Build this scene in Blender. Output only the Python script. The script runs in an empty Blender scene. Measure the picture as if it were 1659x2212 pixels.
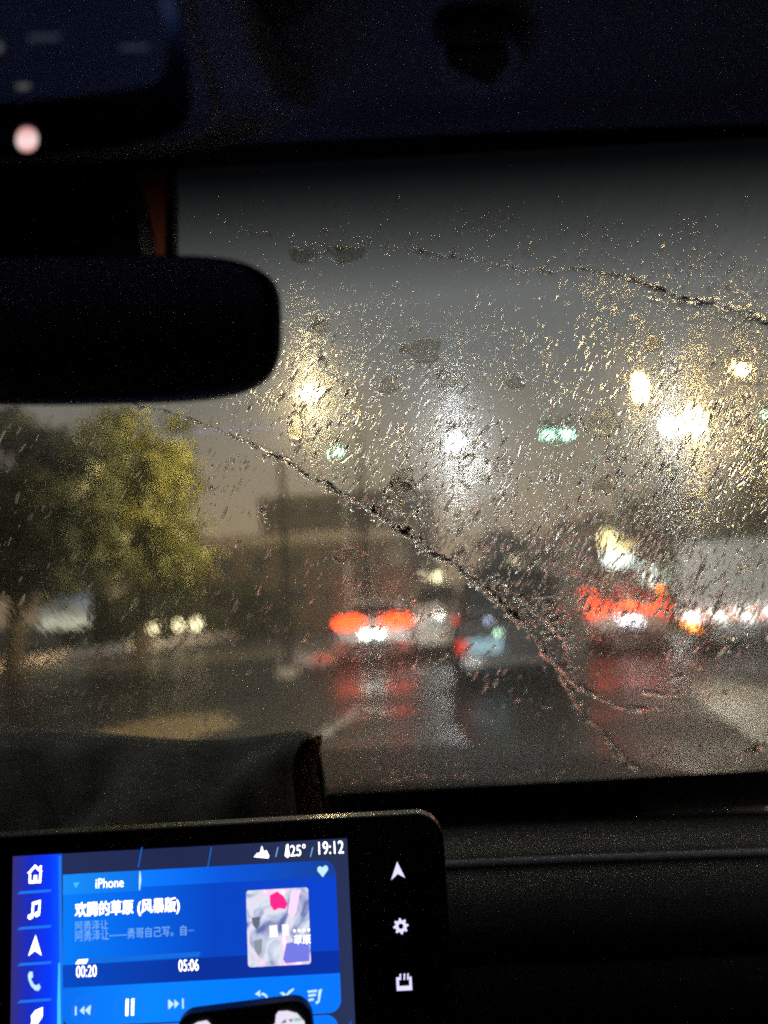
import bpy, math, random
import numpy as np
from mathutils import Vector, Matrix

random.seed(7)
rng = np.random.default_rng(7)
scene = bpy.context.scene
col = scene.collection
PI = math.pi

# ------------------------------------------------------------------ camera
# all layout figures below were read off the photograph at 1659 x 2212
W0, H0, F0 = 1659.0, 2212.0, 1533.0
CAM = Vector((0, 0, 1.35))
PITCH, ROLL = math.radians(7.5), math.radians(3.1)
f_ = Vector((0, math.cos(PITCH), math.sin(PITCH)))
r0 = Vector((1, 0, 0)); u0 = Vector((0, -math.sin(PITCH), math.cos(PITCH)))
R_ = r0 * math.cos(ROLL) - u0 * math.sin(ROLL)
U_ = u0 * math.cos(ROLL) + r0 * math.sin(ROLL)
cd = bpy.data.cameras.new('camera'); cam = bpy.data.objects.new('camera', cd); col.objects.link(cam)
cam.matrix_world = Matrix(((R_.x, U_.x, -f_.x, CAM.x), (R_.y, U_.y, -f_.y, CAM.y), (R_.z, U_.z, -f_.z, CAM.z), (0, 0, 0, 1)))
cd.sensor_width = 36; cd.sensor_height = 36; cd.sensor_fit = 'AUTO'
cd.lens = 36 * F0 / H0
cd.clip_start = 0.01; cd.clip_end = 3000
cd.dof.use_dof = True; cd.dof.focus_distance = 0.57; cd.dof.aperture_fstop = 2.6
scene.camera = cam

# ------------------------------------------------------------------ sky, sun, exposure
world = bpy.data.worlds.new('World'); scene.world = world; world.use_nodes = True
wn = world.node_tree; wn.nodes.clear()
wo = wn.nodes.new('ShaderNodeOutputWorld')
sky = wn.nodes.new('ShaderNodeTexSky'); sky.sky_type = 'NISHITA'; sky.sun_disc = False
sky.sun_elevation = math.radians(-4); sky.sun_rotation = math.radians(250)
bg1 = wn.nodes.new('ShaderNodeBackground'); bg1.inputs['Strength'].default_value = 0.05
wn.links.new(sky.outputs[0], bg1.inputs['Color'])
# rain cloud lit from below by the town: warm near the horizon, neutral grey overhead
geo = wn.nodes.new('ShaderNodeTexCoord'); sep = wn.nodes.new('ShaderNodeSeparateXYZ')
wn.links.new(geo.outputs['Generated'], sep.inputs[0])
cr = wn.nodes.new('ShaderNodeValToRGB')
cr.color_ramp.elements[0].position = 0.0; cr.color_ramp.elements[0].color = (0.42, 0.285, 0.155, 1)
cr.color_ramp.elements[1].position = 0.55; cr.color_ramp.elements[1].color = (0.098, 0.108, 0.114, 1)
e = cr.color_ramp.elements.new(0.15); e.color = (0.28, 0.222, 0.158, 1)
e = cr.color_ramp.elements.new(0.33); e.color = (0.142, 0.145, 0.143, 1)
nz = wn.nodes.new('ShaderNodeTexNoise'); nz.inputs['Scale'].default_value = 2.2; nz.inputs['Detail'].default_value = 4
wn.links.new(geo.outputs['Generated'], nz.inputs['Vector'])
mz = wn.nodes.new('ShaderNodeMath'); mz.operation = 'MULTIPLY_ADD'; mz.inputs[1].default_value = 0.12; mz.inputs[2].default_value = -0.06
wn.links.new(nz.outputs[0], mz.inputs[0])
ad = wn.nodes.new('ShaderNodeMath'); ad.operation = 'ADD'
wn.links.new(sep.outputs[2], ad.inputs[0]); wn.links.new(mz.outputs[0], ad.inputs[1])
wn.links.new(ad.outputs[0], cr.inputs[0])
bg2 = wn.nodes.new('ShaderNodeBackground'); bg2.inputs['Strength'].default_value = 0.95
wn.links.new(cr.outputs[0], bg2.inputs['Color'])
ash = wn.nodes.new('ShaderNodeAddShader')
wn.links.new(bg1.outputs[0], ash.inputs[0]); wn.links.new(bg2.outputs[0], ash.inputs[1])
wn.links.new(ash.outputs[0], wo.inputs['Surface'])

sd = bpy.data.lights.new('sun', 'SUN'); sd.energy = 0.02; sd.angle = math.radians(20); sd.color = (1, .93, .82)
sun = bpy.data.objects.new('sun', sd); col.objects.link(sun); sun.rotation_euler = (math.radians(50), 0, math.radians(250 - 180))

vs = scene.view_settings
vs.view_transform = 'Standard'; vs.look = 'None'; vs.exposure = 0.28; vs.gamma = 1; vs.use_curve_mapping = False
cy = scene.cycles
cy.use_denoising = False; cy.use_adaptive_sampling = False
cy.sample_clamp_indirect = 30; cy.sample_clamp_direct = 0
cy.max_bounces = 14; cy.transmission_bounces = 14; cy.glossy_bounces = 3; cy.diffuse_bounces = 2
cy.caustics_refractive = True; cy.caustics_reflective = False; cy.blur_glossy = 10


# ------------------------------------------------------------------ geometry of the picture
def ray(u, v):
    return f_ + R_ * ((u - W0 / 2) / F0) + U_ * ((H0 / 2 - v) / F0)

def P(u, v, depth):            # point at a distance along the optical axis
    return CAM + ray(u, v) * depth

def at_y(u, v, y):             # point on the vertical plane Y = y
    d = ray(u, v); return CAM + d * ((y - CAM.y) / d.y)

def at_z(u, v, z):             # point at the height z
    d = ray(u, v); return CAM + d * ((z - CAM.z) / d.z)

def G(u, y):                   # ground point seen at column u, at distance y
    lo, hi = 0.0, 4000.0
    for _ in range(40):
        m = (lo + hi) / 2
        if at_y(u, m, y).z > 0: lo = m
        else: hi = m
    p = at_y(u, lo, y); return Vector((p.x, p.y, 0))

def px(p):
    d = p - CAM; w = d.dot(f_)
    return (W0 / 2 + F0 * d.dot(R_) / w, H0 / 2 - F0 * d.dot(U_) / w)


# ------------------------------------------------------------------ materials
def srgb(r, g, b):
    def c(x):
        x /= 255.0
        return x / 12.92 if x <= 0.04045 else ((x + 0.055) / 1.055) ** 2.4
    return (c(r), c(g), c(b))

def new_mat(name):
    m = bpy.data.materials.new(name); m.use_nodes = True
    return m, m.node_tree, m.node_tree.nodes['Principled BSDF']

def mat(name, colr, rough=0.5, metal=0.0, var=0.0, scale=20.0, bump=0.0, bscale=200.0, spec=0.5, coat=0.0, coord='Object'):
    m, t, b = new_mat(name)
    b.inputs['Base Color'].default_value = (*colr, 1); b.inputs['Roughness'].default_value = rough
    b.inputs['Metallic'].default_value = metal; b.inputs['Specular IOR Level'].default_value = spec
    b.inputs['Coat Weight'].default_value = coat
    tc = t.nodes.new('ShaderNodeTexCoord')
    if var:
        n = t.nodes.new('ShaderNodeTexNoise'); n.inputs['Scale'].default_value = scale; n.inputs['Detail'].default_value = 6
        t.links.new(tc.outputs[coord], n.inputs['Vector'])
        r = t.nodes.new('ShaderNodeValToRGB')
        r.color_ramp.elements[0].position = .3; r.color_ramp.elements[1].position = .7
        r.color_ramp.elements[0].color = (*[c * (1 - var) for c in colr], 1)
        r.color_ramp.elements[1].color = (*[min(1, c * (1 + var)) for c in colr], 1)
        t.links.new(n.outputs[0], r.inputs[0]); t.links.new(r.outputs[0], b.inputs['Base Color'])
    if bump:
        n = t.nodes.new('ShaderNodeTexNoise'); n.inputs['Scale'].default_value = bscale; n.inputs['Detail'].default_value = 3
        t.links.new(tc.outputs[coord], n.inputs['Vector'])
        bp = t.nodes.new('ShaderNodeBump'); bp.inputs['Strength'].default_value = 1; bp.inputs['Distance'].default_value = bump
        t.links.new(n.outputs[0], bp.inputs['Height']); t.links.new(bp.outputs[0], b.inputs['Normal'])
    return m

def emit(name, colr, strength=1.0):
    m = bpy.data.materials.new(name); m.use_nodes = True; t = m.node_tree; t.nodes.clear()
    o = t.nodes.new('ShaderNodeOutputMaterial'); e = t.nodes.new('ShaderNodeEmission')
    e.inputs['Color'].default_value = (*colr, 1); e.inputs['Strength'].default_value = strength
    t.links.new(e.outputs[0], o.inputs['Surface']); return m

def emit_ramp(name, axis, stops, strength=1.05, noise=0.0):
    """screen content that runs from one colour to another along a Generated axis"""
    m = bpy.data.materials.new(name); m.use_nodes = True; t = m.node_tree; t.nodes.clear()
    o = t.nodes.new('ShaderNodeOutputMaterial'); e = t.nodes.new('ShaderNodeEmission')
    tc = t.nodes.new('ShaderNodeTexCoord'); s = t.nodes.new('ShaderNodeSeparateXYZ')
    t.links.new(tc.outputs['Generated'], s.inputs[0])
    r = t.nodes.new('ShaderNodeValToRGB'); el = r.color_ramp.elements
    el[0].position, el[0].color = stops[0][0], (*stops[0][1], 1)
    el[1].position, el[1].color = stops[-1][0], (*stops[-1][1], 1)
    for p, c in stops[1:-1]:
        x = el.new(p); x.color = (*c, 1)
    t.links.new(s.outputs['XYZ'.index(axis)], r.inputs[0]); t.links.new(r.outputs[0], e.inputs['Color'])
    e.inputs['Strength'].default_value = strength
    t.links.new(e.outputs[0], o.inputs['Surface']); return m

M = {}
M['lining'] = mat('headliner_cloth', (.66, .66, .70), .9, var=.15, scale=300, bump=.0006, bscale=900)
M['black'] = mat('black_plastic', (.012, .012, .013), .55, var=.2, scale=60, bump=.0002, bscale=1200)
M['trim'] = mat('satin_plastic', (.42, .42, .45), .45, var=.2, scale=50, bump=.0002, bscale=900)
M['gloss'] = mat('gloss_black', (.008, .009, .010), .12, var=.2, scale=30)
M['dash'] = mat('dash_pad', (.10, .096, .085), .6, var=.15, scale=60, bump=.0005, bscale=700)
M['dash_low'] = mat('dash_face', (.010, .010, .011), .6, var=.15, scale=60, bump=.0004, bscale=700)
M['cloth'] = mat('dark_cloth', (.28, .265, .23), .8, var=.5, scale=14, bump=.004, bscale=30)
M['white_metal'] = mat('painted_steel', (.30, .30, .29), .5, var=.15, scale=8)
M['pole'] = mat('galvanised_steel', (.32, .31, .29), .5, .6, var=.2, scale=5)
M['dark_pole'] = mat('dark_pole_paint', (.018, .017, .016), .6, var=.2, scale=5)
M['rubber'] = mat('tyre_rubber', (.015, .015, .015), .8, var=.2, scale=30)
M['rim'] = mat('wheel_alloy', (.35, .35, .36), .35, .8, var=.1, scale=20)
M['kerb'] = mat('kerb_concrete', (.62, .52, .46), .55, var=.25, scale=3, bump=.01, bscale=12)
M['concrete'] = mat('concrete', (.46, .39, .30), .7, var=.25, scale=.8, bump=.01, bscale=6)
M['brownwall'] = mat('brown_render', (.30, .22, .15), .8, var=.25, scale=.5, bump=.01, bscale=6)
M['darkwall'] = mat('dark_brown_render', (.15, .105, .07), .8, var=.25, scale=.5, bump=.01, bscale=6)
M['darkglass'] = mat('dark_window', (.012, .014, .016), .35, var=.2, scale=3)
M['paint'] = mat('road_paint_and_glow', (.62, .61, .57), .4, var=.25, scale=4, bump=.002, bscale=60)
M['warm_patch'] = mat('warm_light_patch', (.60, .40, .16), .4, var=.25, scale=4, bump=.002, bscale=60)
M['plate'] = mat('plate_blue', (.30, .45, .60), .4, var=.1, scale=6)
M['bark'] = mat('bark', (.03, .024, .017), .85, var=.4, scale=8, bump=.02, bscale=20)

def leaf_mat(name, c):
    m, t, b = new_mat(name)
    b.inputs['Roughness'].default_value = .5
    tc = t.nodes.new('ShaderNodeTexCoord'); n = t.nodes.new('ShaderNodeTexNoise')
    n.inputs['Scale'].default_value = .9; n.inputs['Detail'].default_value = 5
    t.links.new(tc.outputs['Object'], n.inputs['Vector'])
    r = t.nodes.new('ShaderNodeValToRGB'); r.color_ramp.elements[0].position = .35; r.color_ramp.elements[1].position = .66
    r.color_ramp.elements[0].color = (c[0] * .55, c[1] * .6, c[2] * .6, 1); r.color_ramp.elements[1].color = (c[0] * 1.35, c[1] * 1.25, c[2], 1)
    t.links.new(n.outputs[0], r.inputs[0]); t.links.new(r.outputs[0], b.inputs['Base Color'])
    return m
M['leaf'] = leaf_mat('leaf_green', (.085, .095, .022))
M['leaf_dark'] = leaf_mat('leaf_dark_green', (.045, .055, .028))
M['grass'] = leaf_mat('grass_green', (.075, .085, .025))


# ------------------------------------------------------------------ mesh helpers
class MB:
    def __init__(s): s.v = []; s.f = []; s.smooth = []
    def add(s, vs, fs, smooth=False):
        o = len(s.v); s.v += [tuple(p) for p in vs]
        for f in fs: s.f.append(tuple(i + o for i in f)); s.smooth.append(smooth)
    def box(s, c, size, rot=None):
        c = Vector(c); h = Vector(size) / 2
        vs = []
        for x in (-1, 1):
            for y in (-1, 1):
                for z in (-1, 1):
                    p = Vector((x * h.x, y * h.y, z * h.z))
                    vs.append(c + (rot @ p if rot else p))
        s.add(vs, [(0, 1, 3, 2), (4, 6, 7, 5), (0, 4, 5, 1), (2, 3, 7, 6), (0, 2, 6, 4), (1, 5, 7, 3)])
    def tube(s, pts, rad, n=10, cap=True):
        pts = [Vector(p) for p in pts]
        if not hasattr(rad, '__len__'): rad = [rad] * len(pts)
        vs = []
        for i, p in enumerate(pts):
            t = (pts[min(i + 1, len(pts) - 1)] - pts[max(i - 1, 0)]).normalized()
            a = t.orthogonal().normalized() if abs(t.z) < .95 else Vector((1, 0, 0))
            a = (a - t * a.dot(t)).normalized(); b = t.cross(a)
            for k in range(n):
                th = 2 * PI * k / n; vs.append(p + (a * math.cos(th) + b * math.sin(th)) * rad[i])
        fs = []
        for i in range(len(pts) - 1):
            for k in range(n):
                k2 = (k + 1) % n; fs.append((i * n + k, i * n + k2, (i + 1) * n + k2, (i + 1) * n + k))
        s.add(vs, fs, True)
        if cap:
            s.add(vs[:n], [tuple(range(n))[::-1]]); s.add(vs[-n:], [tuple(range(n))])
    def loft(s, rings, cap=True, smooth=True):
        n = len(rings[0]); vs = [p for r in rings for p in r]; fs = []
        for i in range(len(rings) - 1):
            for k in range(n):
                k2 = (k + 1) % n; fs.append((i * n + k, i * n + k2, (i + 1) * n + k2, (i + 1) * n + k))
        s.add(vs, fs, smooth)
        if cap:
            s.add(rings[0], [tuple(range(n))[::-1]]); s.add(rings[-1], [tuple(range(n))])
    def prism(s, poly, d, smooth=False):
        """closed polygon (list of Vectors) pushed along d"""
        n = len(poly); d = Vector(d); poly = [Vector(p) for p in poly]
        vs = poly + [p + d for p in poly]
        fs = [tuple(range(n))[::-1], tuple(range(n, 2 * n))]
        fs += [(k, (k + 1) % n, n + (k + 1) % n, n + k) for k in range(n)]
        s.add(vs, fs, smooth)
    def build(s, name, material, parent=None, off=None, bevel=0.0):
        me = bpy.data.meshes.new(name)
        v = s.v if off is None else [tuple(Vector(p) - off) for p in s.v]
        me.from_pydata(v, [], s.f); me.polygons.foreach_set('use_smooth', s.smooth); me.update()
        return link(name, me, material, parent, bevel)

def link(name, me, material, parent=None, bevel=0.0):
    o = bpy.data.objects.new(name, me); col.objects.link(o)
    if material: me.materials.append(material)
    if parent: o.parent = parent
    if bevel:
        b = o.modifiers.new('bevel', 'BEVEL'); b.width = bevel; b.segments = 3; b.limit_method = 'ANGLE'
    return o

def np_mesh(name, v, tris, smooth):
    me = bpy.data.meshes.new(name)
    nv, nf = len(v), len(tris)
    me.vertices.add(nv); me.vertices.foreach_set('co', np.asarray(v, np.float32).ravel())
    me.loops.add(nf * 3); me.loops.foreach_set('vertex_index', np.asarray(tris, np.int32).ravel())
    me.polygons.add(nf); me.polygons.foreach_set('loop_start', np.arange(0, nf * 3, 3, dtype=np.int32))
    me.polygons.foreach_set('loop_total', np.full(nf, 3, np.int32))
    me.polygons.foreach_set('use_smooth', np.asarray(smooth, bool))
    me.update(calc_edges=True); me.validate()
    return me

def thing(name, label, cat, loc=(0, 0, 0), rz=0.0, group=None):
    o = bpy.data.objects.new(name, None); col.objects.link(o); o.location = loc; o.rotation_euler = (0, 0, rz)
    o.empty_display_size = .1
    return tag(o, label, cat, group)

def tag(o, label, cat, group=None):
    o['label'] = label; o['category'] = cat
    if group: o['group'] = group
    return o

def copy_tree(o, parent=None):
    c = o.copy(); col.objects.link(c)
    if parent: c.parent = parent
    for ch in list(o.children): copy_tree(ch, c)
    return c

def circle(c, r, n=24, ax=Vector((1, 0, 0)), ay=Vector((0, 0, 1)), ry=None):
    ry = ry or r
    return [Vector(c) + ax * (r * math.cos(2 * PI * k / n)) + ay * (ry * math.sin(2 * PI * k / n)) for k in range(n)]

def rrect(x0, z0, x1, z1, r, n=6):
    pts = []
    for cx, cz, a0 in ((x1 - r, z1 - r, 0), (x0 + r, z1 - r, 90), (x0 + r, z0 + r, 180), (x1 - r, z0 + r, 270)):
        for k in range(n + 1):
            a = math.radians(a0 + 90 * k / n); pts.append((cx + r * math.cos(a), cz + r * math.sin(a)))
    return pts


# ================================================================== OUTSIDE: ground, road, verge
def wet_mat(name, c, rough0, rough1, bump, scale, puddle=.45):
    m, t, b = new_mat(name)
    tc = t.nodes.new('ShaderNodeTexCoord')
    n = t.nodes.new('ShaderNodeTexNoise'); n.inputs['Scale'].default_value = puddle; n.inputs['Detail'].default_value = 5
    t.links.new(tc.outputs['Object'], n.inputs['Vector'])
    r = t.nodes.new('ShaderNodeMapRange'); r.inputs['From Min'].default_value = .4; r.inputs['From Max'].default_value = .6
    r.inputs['To Min'].default_value = rough0; r.inputs['To Max'].default_value = rough1
    t.links.new(n.outputs[0], r.inputs['Value']); t.links.new(r.outputs[0], b.inputs['Roughness'])
    n2 = t.nodes.new('ShaderNodeTexNoise'); n2.inputs['Scale'].default_value = scale; n2.inputs['Detail'].default_value = 6
    t.links.new(tc.outputs['Object'], n2.inputs['Vector'])
    rr = t.nodes.new('ShaderNodeValToRGB')
    rr.color_ramp.elements[0].color = (*[x * .7 for x in c], 1); rr.color_ramp.elements[1].color = (*[x * 1.4 for x in c], 1)
    t.links.new(n2.outputs[0], rr.inputs[0]); t.links.new(rr.outputs[0], b.inputs['Base Color'])
    b.inputs['Specular IOR Level'].default_value = .14
    bp = t.nodes.new('ShaderNodeBump'); bp.inputs['Distance'].default_value = bump
    t.links.new(n2.outputs[0], bp.inputs['Height']); t.links.new(bp.outputs[0], b.inputs['Normal'])
    return m
M['asphalt'] = wet_mat('wet_asphalt', (.030, .027, .024), .22, .55, .006, 9.0)
M['soil'] = wet_mat('wet_soil', (.05, .045, .03), .4, .7, .02, 3.0)

HEADLAMP = 1500
RD = Vector((math.sin(math.radians(11)), math.cos(math.radians(11)), 0))      # direction of the road
RN = Vector((RD.y, -RD.x, 0))                                                  # to its right
K0 = G(350, 33.0)                                                              # a point on the left kerb

def sheet(name, quads, z, material):
    mb = MB()
    for q in quads: mb.add([Vector((p.x, p.y, z)) for p in q], [tuple(range(len(q)))])
    return mb.build(name, material)

def struct(o): o['kind'] = 'structure'; return o
A = [Vector((-420, -60, 0)), Vector((420, -60, 0)), Vector((420, 620, 0)), Vector((-420, 620, 0))]
struct(sheet('ground', [A], -.02, M['soil']))
def along(side, s): return K0 + RN * side + RD * s
road = struct(sheet('road', [[along(0, -60), along(36, -60), along(36, 300), along(0, 300)]], 0, M['asphalt']))

# lane markings and painted-in light patches are parts of the road, each a sheet
def road_patch(pts, material):
    mb = MB(); mb.prism([Vector((p.x, p.y, .004)) for p in pts], (0, 0, .004))
    return mb.build('lane_marking_or_glow', material, road)
def dash(c, w, l, material, ang=0.0):
    d = (Matrix.Rotation(-ang, 3, 'Z') @ RD); n = Vector((d.y, -d.x, 0))
    road_patch([c - n * w / 2 - d * l / 2, c + n * w / 2 - d * l / 2, c + n * w / 2 + d * l / 2, c - n * w / 2 + d * l / 2], material)
d0 = at_z(745, 1556, 0)
dash(d0, .13, 1.9, M['paint'])
for k in range(1, 6): dash(d0 + RD * (6.5 * k), .14, 2.2, M['paint'])
d1 = at_z(1640, 1540, 0)
for k in range(0, 6): dash(d1 + RN * .6 + RD * (7.0 * k + 7), .15, 2.6, M['paint'])
road_patch([at_z(1480, 1490, 0), at_z(1545, 1462, 0), at_z(1800, 1520, 0), at_z(1860, 1700, 0), at_z(1660, 1625, 0)], M['paint'])  # broad pale sheet, no lane line: a soft glow on the road painted in
road_patch([at_z(170, 1590, 0), at_z(330, 1552, 0), at_z(470, 1540, 0), at_z(520, 1562, 0), at_z(330, 1625, 0)], M['warm_patch'])  # warm patch of light on the road, put in as a yellow sheet

# kerb: individual kerb stones, parts of the one kerb
kerb = bpy.data.objects.new('kerb', None); col.objects.link(kerb); struct(kerb); kerb.location = K0
kang = math.atan2(RD.x, RD.y)
kbm = MB(); kbm.box((0, 0, .17), (.34, 1.48, .38))
kme = None
for i in range(60):
    s = -34 + i * 1.5
    if kme is None:
        o = kbm.build('kerb_stone', M['kerb'], kerb, bevel=.02); kme = o.data
    else:
        o = bpy.data.objects.new('kerb_stone', kme); col.objects.link(o); o.parent = kerb
        b = o.modifiers.new('bevel', 'BEVEL'); b.width = .02; b.segments = 2
    o.location = RD * s + RN * (-.17 + random.uniform(-.012, .012)) + Vector((0, 0, random.uniform(-.012, .012)))
    o.rotation_euler = (0, 0, -kang + random.uniform(-.006, .006))
verge = struct(sheet('verge', [[along(-40, -60), along(-.34, -60), along(-.34, 300), along(-40, 300)]], .02, M['soil']))

# grass blades near the kerb
def blades(n):
    s = rng.uniform(-20, 45, n); w = -.4 - rng.power(2.2, n)[::-1] * 0 - rng.exponential(2.6, n)
    base = np.array(K0)[None] + np.outer(s, np.array(RD)) + np.outer(w, np.array(RN)); base[:, 2] = .02
    h = rng.uniform(.10, .34, n); a = rng.uniform(0, 2 * PI, n); lean = rng.normal(0, .12, (n, 2))
    dx = np.stack([np.cos(a), np.sin(a), 0 * a], 1) * rng.uniform(.012, .025, n)[:, None]
    tip = base + np.stack([lean[:, 0], lean[:, 1], h], 1)
    v = np.stack([base - dx, base + dx, tip], 1).reshape(-1, 3)
    t = np.arange(3 * n).reshape(-1, 3)
    return np_mesh('grass', v, t, np.zeros(n, bool))
g = link('grass', blades(26000), M['grass']); g['kind'] = 'stuff'

hm = bpy.data.materials.new('rain_haze'); hm.use_nodes = True; t = hm.node_tree; t.nodes.clear()
ho = t.nodes.new('ShaderNodeOutputMaterial'); hv = t.nodes.new('ShaderNodeVolumePrincipled')
hv.inputs['Color'].default_value = (.9, .88, .84, 1); hv.inputs['Density'].default_value = .0013; hv.inputs['Anisotropy'].default_value = .3
t.links.new(hv.outputs[0], ho.inputs['Volume'])
mb = MB(); mb.box((0, 280, 7.0), (900, 760, 16.4)); hz_ = mb.build('haze', hm); hz_['kind'] = 'stuff'
# ------------------------------------------------------------------ trees
def tree(name, label, base, height, crown_r, crown_c, nclump, nleaf, leaf, material, group=None, seed=0, flat=1.0):
    r = np.random.default_rng(seed); base = Vector(base)
    root = thing(name, label, 'tree', base, 0, group)
    mb = MB(); top = crown_c + .25 * crown_r
    tr = height * .022 + .06
    mb.tube([(0, 0, -.1), (.05, .03, height * .2), (-.04, .05, height * .4), (.02, 0, min(top, height * .85))], [tr * 1.25, tr, tr * .75, tr * .25], 10)
    for k in range(9):
        a = k * 2.4; z0 = height * (.28 + .05 * k)
        d = Vector((math.cos(a), math.sin(a), .55)) * crown_r * .75
        mb.tube([(0, 0, z0), Vector((0, 0, z0)) + d * .5 + Vector((0, 0, .1)), Vector((0, 0, z0)) + d], [tr * .45, tr * .25, tr * .08], 7)
    mb.build('trunk', M['bark'], root)
    # crown: leaf sized faces gathered in uneven clumps
    cc = r.normal(0, 1, (nclump, 3)); cc /= np.linalg.norm(cc, axis=1)[:, None]
    cc *= (r.uniform(.15, 1, nclump) ** .5)[:, None]
    cc *= np.array([crown_r, crown_r * flat, height - crown_c]) ; cc[:, 2] = np.where(cc[:, 2] < 0, cc[:, 2] * .8, cc[:, 2]); cc[:, 2] += crown_c
    cr_ = r.uniform(.16, .34, nclump) * crown_r
    idx = r.integers(0, nclump, nleaf)
    p = cc[idx] + r.normal(0, .5, (nleaf, 3)) * cr_[idx][:, None] * np.array([1, 1, .8])
    ax = r.normal(0, 1, (nleaf, 3)); ax /= np.linalg.norm(ax, axis=1)[:, None]
    bx = np.cross(ax, r.normal(0, 1, (nleaf, 3))); bx /= np.linalg.norm(bx, axis=1)[:, None]
    L = leaf * r.uniform(.6, 1.4, nleaf)[:, None]
    fold = np.cross(ax, bx) * L * .18
    v = np.stack([p - ax * L, p - bx * L * .45 + fold, p + ax * L, p + bx * L * .45 + fold], 1).reshape(-1, 3)
    q = np.arange(4 * nleaf).reshape(-1, 4)
    t = np.concatenate([q[:, [0, 1, 2]], q[:, [0, 2, 3]]])
    link('crown', np_mesh('crown', v, t, np.zeros(len(t), bool)), material, root)
    return root

def tree_at(u, y, vtop, *a, **k):
    b = G(u, y); return b, at_y(u, vtop, y).z
b, h = tree_at(305, 25, 870)
tree('street_tree', 'tall olive-green tree with its right side lit by the street lamp', b, h, 2.45, h * .53, 70, 20000, .16, M['leaf'], 'trees on the left verge', 11, .9)
b, h = tree_at(30, 21, 860)
tree('street_tree', 'big dark tree at the left edge of the view, in front of the lit panel', b, h, 3.1, h * .58, 46, 9000, .2, M['leaf_dark'], 'trees on the left verge', 12)
b, h = tree_at(150, 31, 930)
tree('street_tree', 'shaded tree between the dark tree at the edge and the lit olive one', b, h, 2.9, h * .55, 40, 8000, .2, M['leaf_dark'], 'trees on the left verge', 13)
b, h = tree_at(1440, 30, 1075)
tree('roadside_tree', 'dark bushy tree under the amber lamps behind the box truck', b, h, 1.9, h * .80, 40, 7000, .15, M['leaf_dark'], 'trees on the far side of the road', 14)
b, h = tree_at(1640, 34, 1010)
tree('roadside_tree', 'taller dark tree at the right edge above the truck', b, h, 2.9, h * .55, 40, 7000, .2, M['leaf_dark'], 'trees on the far side of the road', 15)
for (u_, y_, vt_, r_, sd_, lb_) in ((1560, 40, 985, 3.4, 31, 'tall dark tree between the bushy one and the right edge, behind the truck'), (1330, 60, 1085, 4.0, 32, 'broad dark tree rising behind the shop building'), (1720, 30, 960, 3.0, 33, 'dark tree mostly cut off by the right edge of the view')):
    b, h = tree_at(u_, y_, vt_)
    tree('roadside_tree', lb_, b, h, r_, h * .52, 44, 7000, .2, M['leaf_dark'], 'trees on the far side of the road', sd_)
b, h = tree_at(1230, 55, 1130)
tree('roadside_tree', 'small distant tree left of the shop signs', b, h, 3.0, h * .55, 36, 5000, .25, M['leaf_dark'], 'trees on the far side of the road', 16)
b, h = tree_at(1090, 62, 1150)
tree('roadside_tree', 'small distant tree above the dark van roof', b, h, 3.2, h * .55, 36, 5000, .25, M['leaf_dark'], 'trees on the far side of the road', 17)

for (u_, y_, vt_, r_, sd_, lb_) in ((215, 36, 1255, 1.9, 21, 'dark shrub behind the notice board, between the two tree trunks'), (470, 40, 1235, 2.6, 22, 'dark broad shrub right of the three warm garden lamps'), (370, 38, 1225, 2.0, 23, 'dark shrub directly behind the three warm garden lamps'), (570, 42, 1262, 2.0, 24, 'low dark shrub next to the lamp pole')):
    b, h = tree_at(u_, y_, vt_)
    o = tree('shrub', lb_, b, h, r_, h * .45, 26, 3500, .16, M['leaf_dark'], 'dark shrubs along the verge', sd_); o['category'] = 'shrub'
# ------------------------------------------------------------------ buildings
def facade(name, label, c, rz, w, d, h, wall, nx, nz, parapet=None, z0=1.2):
    root = thing(name, label, 'building', c, rz)
    mb = MB(); mb.box((0, d / 2, h / 2), (w, d, h)); mb.build('wall', M[wall], root)
    if parapet:
        mb = MB(); mb.box((0, d / 2, h + parapet[0] / 2 + .003), (w + .5, d + .5, parapet[0])); mb.build('parapet', M[parapet[1]], root, bevel=.03)
    fm = MB(); pw, ph = w / nx * .55, (h - z0) / nz * .55
    fr = MB(); t = .08
    fr.box((0, -.03, ph / 2), (pw, .06, t)); fr.box((0, -.03, -ph / 2), (pw, .06, t)); fr.box((-pw / 2, -.03, 0), (t, .06, ph - t)); fr.box((pw / 2, -.03, 0), (t, .06, ph - t)); fr.box((0, -.03, 0), (t * .6, .05, ph - t))
    pn = MB(); pn.box((0, -.012, 0), (pw - t, .02, ph - t))
    fo = po = None
    for i in range(nx):
        for j in range(nz):
            if fo is None:
                fo = fr.build('window', M['white_metal'], root); po = pn.build('pane', M['darkglass'], fo); o = fo
            else:
                o = fo.copy(); col.objects.link(o); q = po.copy(); col.objects.link(q); q.parent = o
            o.location = ((i + .5) / nx * w - w / 2, -.003, z0 + (j + .5) / nz * (h - z0))
    return root
c = G(640, 50); top = at_y(640, 1150, 50).z
facade('low_building', 'long low brown building with pale parapet band behind the tail lights', c, -.06, 17, 8, top - .9, 'darkwall', 7, 2, (.9, 'concrete'))
c = G(760, 85); top = at_y(760, 1072, 85).z
facade('apartment_block', 'dim brown apartment block rising behind the low building', c, -.05, 21, 10, top, 'brownwall', 8, 4, (.5, 'brownwall'), 3)
c = G(1370, 48); top = at_y(1370, 1150, 48).z
shop = facade('shop_building', 'roadside shop building with glowing signs above the red lit car', c, -.15, 13, 8, top, 'concrete', 5, 2, (.4, 'concrete'))

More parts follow.
